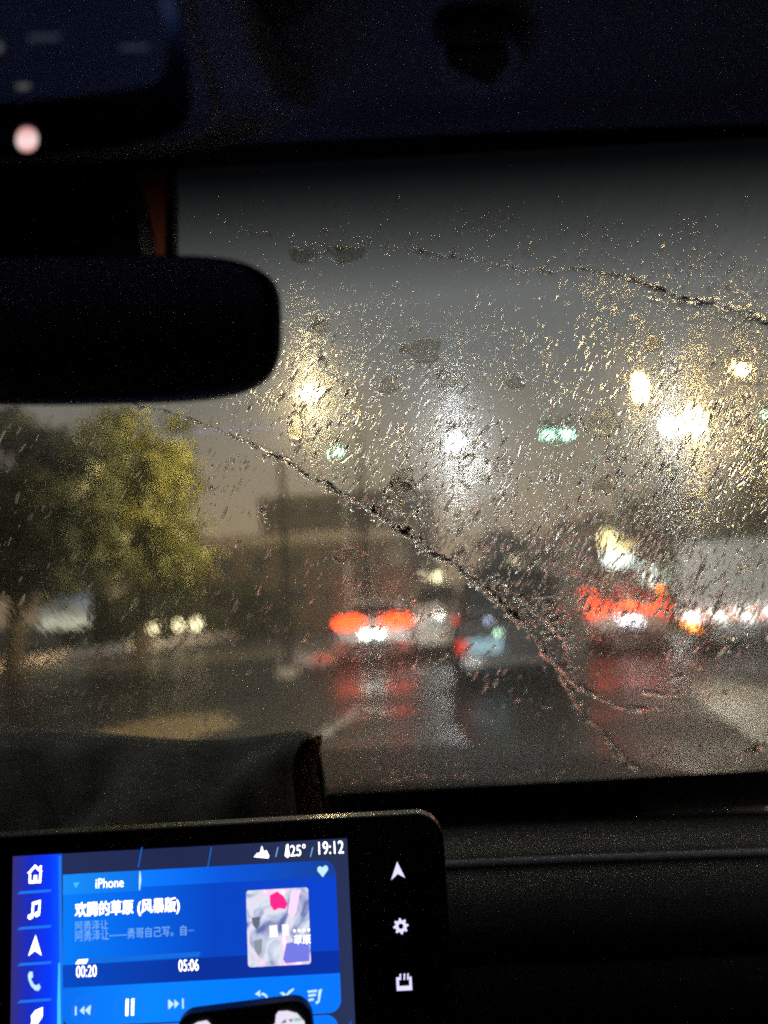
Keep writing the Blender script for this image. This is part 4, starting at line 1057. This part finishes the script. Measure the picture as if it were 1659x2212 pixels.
# ------------------------------------------------------------------ dashboard
zt_ = CAM.z
def dash_row(y, z): return (y, zt_ + z)
prof = [(1.17, -.345), (1.10, -.322), (1.00, -.302), (.90, -.290), (.865, -.2865), (.850, -.2885), (.845, -.294)]
root = thing('dashboard', 'dark dashboard with soft grey top pad below the windscreen', 'dashboard', (0, .85, zt_ - .3)); off = Vector((0, .85, zt_ - .3))
def strip(name, prof, material, x0=-.95, x1=.64, crown=.012):
    mb = MB(); n = 30
    xs = np.linspace(x0, x1, n)
    vs_ = [Vector((x, y, zt_ + z - crown * ((x + .17) / .8) ** 2)) for y, z in prof for x in xs]
    mb.add(vs_, [(i * n + k, (i + 1) * n + k, (i + 1) * n + k + 1, i * n + k + 1) for i in range(len(prof) - 1) for k in range(n - 1)], True)
    o = mb.build(name, material, root, off=off); s_ = o.modifiers.new('thick', 'SOLIDIFY'); s_.thickness = .012; return o
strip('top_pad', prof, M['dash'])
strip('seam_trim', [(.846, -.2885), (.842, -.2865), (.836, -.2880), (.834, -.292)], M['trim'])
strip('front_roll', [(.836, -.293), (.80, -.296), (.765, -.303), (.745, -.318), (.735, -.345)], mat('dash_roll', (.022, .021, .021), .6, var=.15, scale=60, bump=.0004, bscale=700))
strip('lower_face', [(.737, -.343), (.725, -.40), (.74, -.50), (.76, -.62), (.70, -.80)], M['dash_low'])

# dark cloth heap on the dashboard behind the screen
hc = Vector((-.32, .80, zt_ - .29))
top_u = np.array([-700, -300, 0, 28, 55, 120, 250, 380, 470, 560, 620, 650, 668, 684, 690]); top_v = np.array([1640, 1628, 1618, 1580, 1570, 1574, 1586, 1596, 1598, 1590, 1580, 1577, 1580, 1592, 1610])
mb = MB(); nu, nr = 90, 14
us = np.linspace(-700, 690, nu); rows = []
for j in range(nr):
    a = j / (nr - 1)
    row = []
    for u_ in us:
        u_ = -700 + (u_ + 700) * (1390 - 44 * min(1, 2.5 * a)) / 1390
        vt = np.interp(u_, top_u, top_v)
        pt = at_y(u_, vt, .86)
        zb_ = zt_ - .325
        th = a * PI * .62                      # from the crest down the near side
        y = .86 - .16 * math.sin(th) * (.6 + .4 * math.sin(u_ * .004 + 1)) - .03 * a
        z = zb_ + (pt.z - zb_) * (math.cos(th * .85) if a < .99 else -.1)
        fold = .020 * math.sin(u_ * .021 + 3 * a) * math.sin(a * PI) + .006 * math.sin(u_ * .05 - 5 * a + 1) * math.sin(a * PI) + .024 * math.sin(u_ * .0085 + 8 * a) * math.sin(a * PI)
        shrink = 1 - .03 * a * 0
        row.append(Vector((pt.x * (y / .86) ** .35 * shrink, y - fold, z + fold * .5)))
    rows.append(row)
back = [[Vector((p.x, p.y + .05 + .05 * k, p.z - .05 * (k + 1) ** 1.5)) for p in rows[0]] for k in range(2)]
rows = back[::-1] + rows
mb.add([p for r in rows for p in r], [(i * nu + k, (i + 1) * nu + k, (i + 1) * nu + k + 1, i * nu + k + 1) for i in range(len(rows) - 1) for k in range(nu - 1)], True)
o = mb.build('cloth_heap', M['cloth'], None, off=hc); o.location = hc
s_ = o.modifiers.new('thick', 'SOLIDIFY'); s_.thickness = .004
tag(o, 'crumpled shadowy cloth heaped on the dashboard behind the screen', 'cloth')

# added creased strip, standing in for the gap of wet glass by the cloth
pc = at_y(672, 1690, .84)
mb = MB(); nr, nc = 26, 7; vs_ = []
for i in range(nr):
    v_ = 1588 + (1765 - 1588) * i / (nr - 1)
    ul = np.interp(v_, [1588, 1615, 1650, 1690, 1765], [682, 668, 646, 641, 648]); ur = np.interp(v_, [1588, 1610, 1660, 1700, 1765], [697, 693, 682, 690, 698])
    for k in range(nc):
        vs_.append(at_y(ul + (ur - ul) * k / (nc - 1), v_, .815 + .006 * math.sin(k * 2.3 + i * .9) + .003 * math.sin(i * 2.1 + k)))
mb.add(vs_, [(i * nc + k, (i + 1) * nc + k, (i + 1) * nc + k + 1, i * nc + k + 1) for i in range(nr - 1) for k in range(nc - 1)], True)
m, t, b_ = new_mat('glass_gap_sheet'); b_.inputs['Base Color'].default_value = (.50, .33, .24, 1); b_.inputs['Roughness'].default_value = .25
mo_ = [x for x in t.nodes if x.type == 'OUTPUT_MATERIAL'][0]; tp = t.nodes.new('ShaderNodeBsdfTransparent'); tp.inputs['Color'].default_value = (.85, .62, .48, 1)
tl = t.nodes.new('ShaderNodeBsdfTranslucent'); tl.inputs['Color'].default_value = (.42, .30, .24, 1)
ma_ = t.nodes.new('ShaderNodeMixShader'); ma_.inputs[0].default_value = .55; mb_ = t.nodes.new('ShaderNodeMixShader'); mb_.inputs[0].default_value = .7
t.links.new(tp.outputs[0], ma_.inputs[1]); t.links.new(tl.outputs[0], ma_.inputs[2]); t.links.new(b_.outputs[0], mb_.inputs[1]); t.links.new(ma_.outputs[0], mb_.inputs[2]); t.links.new(mb_.outputs[0], mo_.inputs['Surface'])
nn = t.nodes.new('ShaderNodeTexNoise'); nn.inputs['Scale'].default_value = 120; nn.inputs['Detail'].default_value = 4; bb = t.nodes.new('ShaderNodeBump'); bb.inputs['Distance'].default_value = .004
tcx = t.nodes.new('ShaderNodeTexCoord'); t.links.new(tcx.outputs['Object'], nn.inputs['Vector']); t.links.new(nn.outputs[0], bb.inputs['Height']); t.links.new(bb.outputs[0], b_.inputs['Normal'])
o = mb.build('glass_gap_strip', m, None, off=pc); o.location = pc
s_ = o.modifiers.new('thick', 'SOLIDIFY'); s_.thickness = .0008
tag(o, 'narrow creased brownish strip standing in for wet glass at the right end of the cloth', 'plastic film')  # no plastic film there: added strip in place of the wet glass

# ------------------------------------------------------------------ touchscreen
YS = .53
def sx(u, v): p = at_y(u, v, YS); return p.x, p.z
tc_ = Vector((-.13, YS, at_y(400, 2000, YS).z))
ts = thing('touchscreen', 'glowing blue touchscreen showing a music player on the dashboard', 'touchscreen', tc_)
def xz_poly(name, pts, layer, material, parent, thick=.0002):
    """pts in world x, z; layer counts upwards from the face of the screen"""
    y = YS - layer * .00035
    mb = MB(); mb.prism([Vector((x, y, z)) for x, z in pts], (0, thick, 0)); return mb.build(name, material, parent, off=tc_)
def px_poly(name, pts, layer, material, parent): return xz_poly(name, [sx(*p) for p in pts], layer, material, parent)
def px_rect(name, a, b_, layer, material, parent, r=0.0, w=None):
    x0, z1 = sx(*a); x1, z0 = sx(*b_)
    pts = rrect(x0, z0, x1, z1, r) if r else [(x0, z0), (x1, z0), (x1, z1), (x0, z1)]
    return xz_poly(name, pts, layer, material, parent)
# bezel
x0, z1 = sx(-330, 1822); x1, _ = sx(968, 1960); z0 = z1 - .235
_, z1b = sx(850, 1762); 
mb = MB(); mb.prism([Vector((x, YS + .0012, z)) for x, z in rrect(x0, z0, x1, z1b, .019, 8)], (0, .014, 0)); mb.build('bezel', M['gloss'], ts, off=tc_, bevel=.002)
mb = MB(); mb.box((-.14, YS + .055, zt_ - .355), (.09, .09, .10)); mb.build('mount', M['black'], ts, off=tc_, bevel=.01)
B_ = lambda r, g_, b__: srgb(r, g_, b__)
M['scr_bg'] = emit_ramp('screen_navy', 'X', [(0, B_(34, 44, 84)), (.5, B_(30, 37, 70)), (1, B_(36, 46, 78))])
M['scr_side'] = emit_ramp('screen_side', 'X', [(0, B_(48, 44, 105)), (.35, B_(22, 40, 175)), (.75, B_(8, 50, 228)), (1, B_(10, 80, 235))])
M['scr_card'] = emit_ramp('screen_card', 'X', [(0, B_(8, 112, 226)), (.25, B_(6, 92, 214)), (.55, B_(8, 62, 176)), (1, B_(10, 60, 188))])
M['scr_head'] = emit_ramp('screen_head', 'X', [(0, B_(14, 124, 232)), (.3, B_(12, 112, 236)), (.6, B_(10, 78, 200)), (1, B_(20, 58, 140))])
M['scr_tab'] = emit_ramp('screen_tab', 'X', [(0, B_(22, 128, 228)), (1, B_(14, 104, 210))])
M['scr_foot'] = emit_ramp('screen_unseen_glow', 'X', [(0, B_(10, 100, 218)), (.3, B_(8, 122, 246)), (.7, B_(4, 112, 240)), (1, B_(10, 108, 236))])
M['scr_low'] = emit_ramp('screen_low', 'X', [(0, B_(8, 66, 176)), (.5, B_(10, 44, 140)), (1, B_(10, 44, 150))])
M['white'] = emit('screen_white', (1, 1, 1), 2.0); M['pale'] = emit('screen_pale', B_(185, 225, 235), 1.0); M['mid'] = emit('screen_mid', B_(120, 175, 225), 1.0)
M['line'] = emit('screen_line', B_(28, 110, 225), 1.0); M['cyan'] = emit('screen_cyan', B_(60, 190, 250), 1.0); M['bar'] = emit('screen_bar', B_(20, 100, 205), 1.0)
dp = px_rect('display', (28, 1850), (783, 2560), 0, M['scr_bg'], ts)  # runs on below the view to throw more light on the roof
px_rect('sidebar', (28, 1850), (130, 2560), 1, M['scr_side'], dp)
px_poly('sidebar_edge', [(127, 1850), (133, 1848), (139, 2330), (131, 2330)], 1.5, M['line'], dp)
px_poly('sidebar_glow', [(127, 2080), (130, 2078), (134, 2330), (124, 2330), (125, 2160)], 2, M['cyan'], dp)
for v in (1926, 2003, 2081, 2161): px_poly('divider', [(38, v + 5), (44, v - 1), (112, v - 6), (110, v)], 2, M['line'], dp)
for a in (306, 456, 800 - 80): 
    if a < 700: px_poly('grid_line', [(a, 1830), (a + 2, 1830), (a - 6, 1873), (a - 8, 1873)], 1, M['bar'], dp)
for a in (716, 758): px_poly('grid_line', [(a, 2206), (a + 2, 2206), (a - 14, 2230), (a - 16, 2230)], 1, M['bar'], dp)
xa, za = sx(137, 1889); xb, zb_ = sx(738, 2186)
xz_poly('player_card', rrect(xa, zb_, xb, za, .0085), 1, M['scr_card'], dp)
xc, zc = sx(440, 1908); xz_poly('card_header', rrect(xa, zc - .0005, xb, za, .0085)[0:14] + [(xa, zc), (xb, zc)], 1.6, M['scr_head'], dp)
_, zl0 = sx(440, 2068); _, zl1 = sx(440, 2117)
xz_poly('card_base', [(xa, zl1), (xb, zl1), (xb, zl0), (xa, zl0)], 1.4, M['scr_low'], dp)
xz_poly('control_strip', [(xa, zl1)] + rrect(xa, zb_, xb, zl1 + .02, .0085)[14:] + [(xb, zl1)], 1.6, M['scr_foot'], dp)
px_rect('source_tab', (137, 1889), (306, 1923), 2, M['scr_tab'], dp)
px_poly('tab_edge', [(302, 1882), (304, 1881), (306, 1900), (303, 1922), (301, 1921), (301, 1900)], 2.5, M['pale'], dp)
px_poly('dropdown_arrow', [(160, 1906), (173, 1905), (165, 1917)], 3, M['cyan'], dp)

def text(name, s, u, v, hpx, layer, material, parent, right=None, xs=None, shear=0.0):
    """left end of the base line at (u, v), letters hpx high"""
    c = bpy.data.curves.new(name, 'FONT'); c.body = s; c.size = 1.0; c.shear = shear
    o = bpy.data.objects.new(name, c); col.objects.link(o)
    me = bpy.data.meshes.new_from_object(o.evaluated_get(bpy.context.evaluated_depsgraph_get())); bpy.data.objects.remove(o)
    a = np.empty(len(me.vertices) * 3, np.float32); me.vertices.foreach_get('co', a); a = a.reshape(-1, 3)
    lo, hi = a.min(0), a.max(0)
    x, z = sx(u, v); mm = YS / F0 * 1.03; sc = hpx * mm / (hi[1] - lo[1])
    sxx = sc if right is None else (sx(right, v)[0] - x) / (hi[0] - lo[0])
    w = np.stack([x + (a[:, 0] - lo[0]) * sxx, np.full(len(a), YS - layer * .00035), z + (a[:, 1] - lo[1]) * sc], 1) - np.array(tc_)[None]
    me.vertices.foreach_set('co', w.astype(np.float32).ravel()); me.update(); me.materials.clear()
    return link(name, me, material, parent)
px_rect('unseen_glow_card', (148, 2222), (742, 2500), 1, M['scr_foot'], dp, .008)  # added below the view as extra blue glow for the roof lining
text('source_text', 'iPhone', 208, 1918, 18, 3, M['white'], dp, 268)
text('title_text', '欢腾的草原 (风暴版)', 163, 1985, 31, 3, M['white'], dp, 388)
text('title_text', '欢腾的草原 (风暴版)', 164.5, 1984, 31, 3.2, M['white'], dp, 389.5)
text('artist_text', '阿勇泽让', 164, 2009, 17, 3, M['mid'], dp, 235)
text('lyric_text', '阿勇泽让——勇哥自己写。自···', 164, 2032, 19, 3, M['mid'], dp, 420)
text('elapsed_text', '00:20', 166, 2110, 21, 3, M['white'], dp, 210)
text('length_text', '05:06', 387, 2097, 21, 3, M['white'], dp, 430)
text('clock_text', '19:12', 689, 1845, 24, 3, M['white'], dp, 743)
text('temperature_text', '25°', 628, 1849, 22, 3, M['white'], dp, 661)
px_poly('thermometer_icon', [(616, 1848), (617, 1838), (619, 1824), (623, 1822), (625, 1838), (627, 1847), (622, 1852)], 3, M['white'], dp)
for a in (598, 673): px_poly('separator', [(a - 3, 1850), (a - 1, 1850), (a + 4, 1829), (a + 2, 1829)], 3, M['mid'], dp)
px_poly('network_icon', [(549, 1850), (556, 1842), (562, 1841), (566, 1826), (570, 1838), (576, 1836), (582, 1848), (580, 1853)], 3, M['white'], dp)
px_poly('progress_track', [(165, 2081), (166, 2071), (434, 2055), (431, 2065)], 2, M['bar'], dp)
px_poly('progress_fill', [(164, 2081), (170, 2072), (192, 2070), (187, 2080)], 3, M['white'], dp)

def ring(name, u, v, r, t, layer, material, parent):
    x, z = sx(u, v); mm = YS / F0 * 1.03; y = YS - layer * .00035; n = 36
    vs_ = []
    for rr_ in (r - t / 2, r + t / 2):
        vs_ += [Vector((x + rr_ * mm * math.cos(2 * PI * k / n), y, z + rr_ * mm * math.sin(2 * PI * k / n))) for k in range(n)]
    mb = MB(); mb.add(vs_, [(k, (k + 1) % n, n + (k + 1) % n, n + k) for k in range(n)]); return mb.build(name, material, parent, off=tc_)
for a, b_, r in ((181, 2181, 22), (281, 2174, 29), (381, 2167, 22)): ring('button_ring', a, b_, r, 2.5, 2, M['line'], dp)
def icon(name, u, v, polys, s, material, layer=3):
    x, z = sx(u, v); mm = YS / F0 * 1.03 * s; y = YS - layer * .00035; mb = MB()
    for poly in polys: mb.prism([Vector((x + a * mm, y, z + b_ * mm)) for a, b_ in poly], (0, .0002, 0))
    return mb.build(name, material, dp, off=tc_)
tri = lambda d, o: [(o, 0), (o - 9 * d, 8), (o - 9 * d, -8)]
icon('pause_icon', 281, 2174, [[(-8, -15), (-3, -15), (-2, 15), (-7, 15)], [(3, -15), (8, -15), (9, 15), (4, 15)]], 1.0, M['white'])
icon('previous_icon', 180, 2181, [tri(-1, -6), tri(-1, 4), [(-15, -8), (-12, -8), (-12, 8), (-15, 8)], [(13, 8), (16, 8), (14, -8), (11, -8)]], 1.0, M['pale'])
icon('next_icon', 381, 2167, [tri(1, -4), tri(1, 6), [(12, -9), (15, -9), (15, 9), (12, 9)], [(-15, -8), (-12, -8), (-12, 8), (-15, 8)]], 1.0, M['pale'])
arcp = [(13 * math.cos(math.radians(a)), 11 * math.sin(math.radians(a))) for a in range(-140, 100, 15)]; arcq = [(9 * math.cos(math.radians(a)), 7 * math.sin(math.radians(a))) for a in range(95, -145, -15)]
icon('repeat_icon', 565, 2156, [arcp + arcq, [(-2, 16), (-2, 4), (-12, 9)]], 1.0, M['pale'])
icon('shuffle_icon', 621, 2148, [[(-14, 5), (-8, 6), (0, 0), (8, -6), (8, -10), (-2, -6), (-10, 1)], [(-12, -9), (-6, -9), (4, 2), (13, 9), (13, 12), (4, 8)]], 1.0, M['pale'])
icon('queue_icon', 681, 2152, [[(-14, 8), (4, 9), (4, 13), (-14, 12)], [(-13, 1), (2, 2), (2, 6), (-13, 5)], [(-13, -7), (-3, -6), (-3, -2), (-13, -3)], [(7, 12), (14, 14), (8, -10), (2, -13), (0, -9), (5, -7)]], 1.0, M['pale'])
icon('heart_icon', 697, 1881, [[(0, -11), (-10, 1), (-10, 7), (-5, 10), (0, 7), (6, 11), (11, 8), (11, 2)]], 1.0, M['pale'])
icon('home_icon', 77, 1886, [[(-15, 2), (0, 17), (15, 4), (11, 1), (0, 11), (-11, -1)], [(-12, -2), (-8, 0), (-8, -13), (8, -13), (9, 1), (13, 2), (12, -18), (-12, -18)], [(-3, -12), (4, -12), (4, -3), (-2, -3)], [(9, 14), (13, 15), (13, 8), (9, 10)]], 1.0, M['white'])
icon('music_icon', 76, 1964, [[(-5, 14), (12, 18), (12, 12), (-5, 8)], [(-5, 10), (-1, 10), (-2, -10), (-6, -10)], [(9, 14), (12, 14), (11, -6), (7, -6)], [(-13, -10), (-8, -7), (-2, -8), (-3, -15), (-9, -18), (-13, -15)], [(0, -7), (5, -3), (11, -4), (10, -11), (4, -14), (0, -11)]], 1.0, M['white'])
icon('navigation_icon', 77, 2042, [[(1, 20), (13, -18), (0, -9), (-13, -18)]], 1.0, M['white'])
icon('phone_icon', 76, 2118, [[(-10, 18), (-4, 17), (-3, 8), (-7, 4), (-1, -6), (4, -8), (9, -5), (12, -12), (8, -18), (1, -16), (-7, -8), (-12, 4), (-13, 12)]], 1.0, M['pale'])
icon('leaf_icon', 80, 2194, [[(12, 16), (12, 0), (4, -12), (-8, -14), (-12, -18), (-9, -8), (-10, 2), (-2, 11)]], 1.0, M['white'])
# album picture: pale blurred blotches, a plain stand-in
xa, za = sx(532, 1923); xb, zb_ = sx(672, 2081)
m = bpy.data.materials.new('album_blotches'); m.use_nodes = True; t = m.node_tree; t.nodes.clear()
o_ = t.nodes.new('ShaderNodeOutputMaterial'); e_ = t.nodes.new('ShaderNodeEmission'); tcx = t.nodes.new('ShaderNodeTexCoord'); n1 = t.nodes.new('ShaderNodeTexNoise'); n1.inputs['Scale'].default_value = 2.6; n1.inputs['Detail'].default_value = 3; n1.inputs['Distortion'].default_value = 1.5
r1 = t.nodes.new('ShaderNodeValToRGB'); el = r1.color_ramp.elements; el[0].position = .30; el[0].color = (*B_(95, 105, 160), 1); el[1].position = .72; el[1].color = (*B_(250, 250, 252), 1)
for p_, c_ in ((.42, B_(170, 175, 205)), (.52, B_(205, 215, 225)), (.6, B_(235, 190, 225))):
    x_ = el.new(p_); x_.color = (*c_, 1)
t.links.new(tcx.outputs['Generated'], n1.inputs['Vector']); t.links.new(n1.outputs[0], r1.inputs[0]); t.links.new(r1.outputs[0], e_.inputs['Color']); t.links.new(e_.outputs[0], o_.inputs['Surface'])
al = xz_poly('album_picture', rrect(xa, zb_, xb, za, .002), 2.5, m, dp)
def apoly(name, pts, c, s=1.0, layer=3.0):
    fx = lambda a: xa + (xb - xa) * a; fz = lambda b__: za + (zb_ - za) * b__
    xz_poly(name, [(fx(a), fz(b__)) for a, b__ in pts], layer, emit('picture_colour', c, s), dp)
apoly('picture_blotch', [(.38, .08), (.5, .03), (.6, .10), (.66, .2), (.62, .27), (.52, .25), (.44, .28), (.38, .2)], B_(240, 40, 130))
apoly('picture_blotch', [(.08, .36), (.22, .35), (.2, .46), (.16, .52), (.1, .46)], B_(95, 100, 120))
apoly('picture_blotch', [(.1, .66), (.24, .64), (.22, .80), (.17, .86), (.11, .78)], B_(130, 140, 150))
apoly('picture_blotch', [(.72, .05), (.88, .02), (.8, .3), (.74, .4), (.66, .32)], B_(240, 205, 240))
apoly('picture_blotch', [(.62, .72), (.98, .66), (.98, .96), (.6, .97), (.56, .92)], B_(110, 115, 215))
apoly('picture_blotch', [(.36, .48), (.48, .47), (.49, .62), (.36, .63)], (1, 1, 1))
apoly('picture_blotch', [(.56, .47), (.66, .47), (.66, .61), (.57, .61)], (1, 1, 1))
text('picture_text', '草原', 636, 2039, 17, 3.3, M['white'], dp, 672)
text('picture_text', '····', 634, 2012, 5, 3.3, M['white'], dp, 670)
# touch keys on the right part of the bezel
M['key'] = emit('key_glow', (.72, .66, 1), 1.0)
def key(name, u, v, polys):
    x, z = sx(u, v); mm = YS / F0 * 1.03; y = YS + .0008; mb = MB()
    for poly in polys: mb.prism([Vector((x + a * mm, y, z + b_ * mm)) for a, b_ in poly], (0, .0003, 0))
    mb.build(name, M['key'], ts, off=tc_)
key('navigation_key', 859, 1883, [[(0, 18), (14, -13), (0, -5), (-14, -16)]])
gear = []
for k in range(32):
    a = 2 * PI * k / 32; r = 15 if k % 4 < 2 else 11; gear.append((r * math.cos(a), r * math.sin(a)))
inner_ = [(5 * math.cos(2 * PI * k / 32), 5 * math.sin(2 * PI * k / 32)) for k in range(32)]
x, z = sx(866, 2002); mm = YS / F0 * 1.03
mb = MB(); mb.add([Vector((x + a * mm, YS + .0008, z + b_ * mm)) for a, b_ in gear + inner_], [(k, (k + 1) % 32, 32 + (k + 1) % 32, 32 + k) for k in range(32)]); mb.build('settings_key', M['key'], ts, off=tc_)
key('calendar_key', 873, 2123, [[(-15, 9), (-10, 9), (-10, -15), (-15, -15)], [(10, 9), (15, 9), (15, -15), (10, -15)], [(-10, -7), (10, -7), (10, -15), (-10, -15)], [(-8, 15), (-5, 15), (-6, 4), (-9, 4)], [(0, 15), (3, 15), (2, 4), (-1, 4)], [(7, 15), (10, 15), (9, 4), (6, 4)], [(-10, 9), (-8, 9), (-8, 5), (-10, 5)]])

# phone leaning in front of the lower edge of the screen
pd = .475
fc = P(560, 2330, pd)
ph = thing('mobile_phone', 'black phone with white screen and notch in front of the touchscreen', 'phone', fc)
ang = math.radians(7.2); pr = R_ * math.cos(ang) + U_ * math.sin(ang); pu = -R_ * math.sin(ang) + U_ * math.cos(ang)
tcn = P(522, 2177, pd); mm = pd / F0
def pp(a, b_, d=0.0): return tcn + pr * (a * mm) - pu * (b_ * mm) + f_ * d
hw_, hh_ = 147, 620
body = rrect(-hw_, -hh_, hw_, 0, 42, 8)
mb = MB(); mb.prism([pp(a, -b_) for a, b_ in body], f_ * .008); mb.build('case', M['black'], ph, off=fc, bevel=.0015)
m_ = emit('phone_white', B_(216, 210, 228), 1.0)
sc0 = [(-hw_ + 16, 600), (-hw_ + 16, 46), (-hw_ + 30, 26), (-hw_ + 50, 18), (-78, 17), (-72, 24), (-68, 40), (-54, 50), (54, 50), (68, 42), (72, 24), (78, 17), (hw_ - 50, 18), (hw_ - 30, 26), (hw_ - 16, 46), (hw_ - 16, 600)]
mb = MB(); mb.prism([pp(a, b_, -.0006) for a, b_ in sc0], f_ * .0004); dsp = mb.build('display', m_, ph, off=fc)
gm = emit('phone_grey', B_(110, 105, 125)); gg = emit('phone_green', B_(150, 190, 165))
def ppoly(name, pts, mat_): mb = MB(); mb.prism([pp(a, b_, -.0009) for a, b_ in pts], f_ * .0002); mb.build(name, mat_, dsp, off=fc)
ppoly('signal_icon', [(80, 42), (92, 34), (92, 42)], gm); ppoly('wifi_icon', [(98, 36), (108, 36), (103, 43)], gm); ppoly('battery_icon', [(110, 35), (126, 35), (126, 42), (110, 42)], gg)
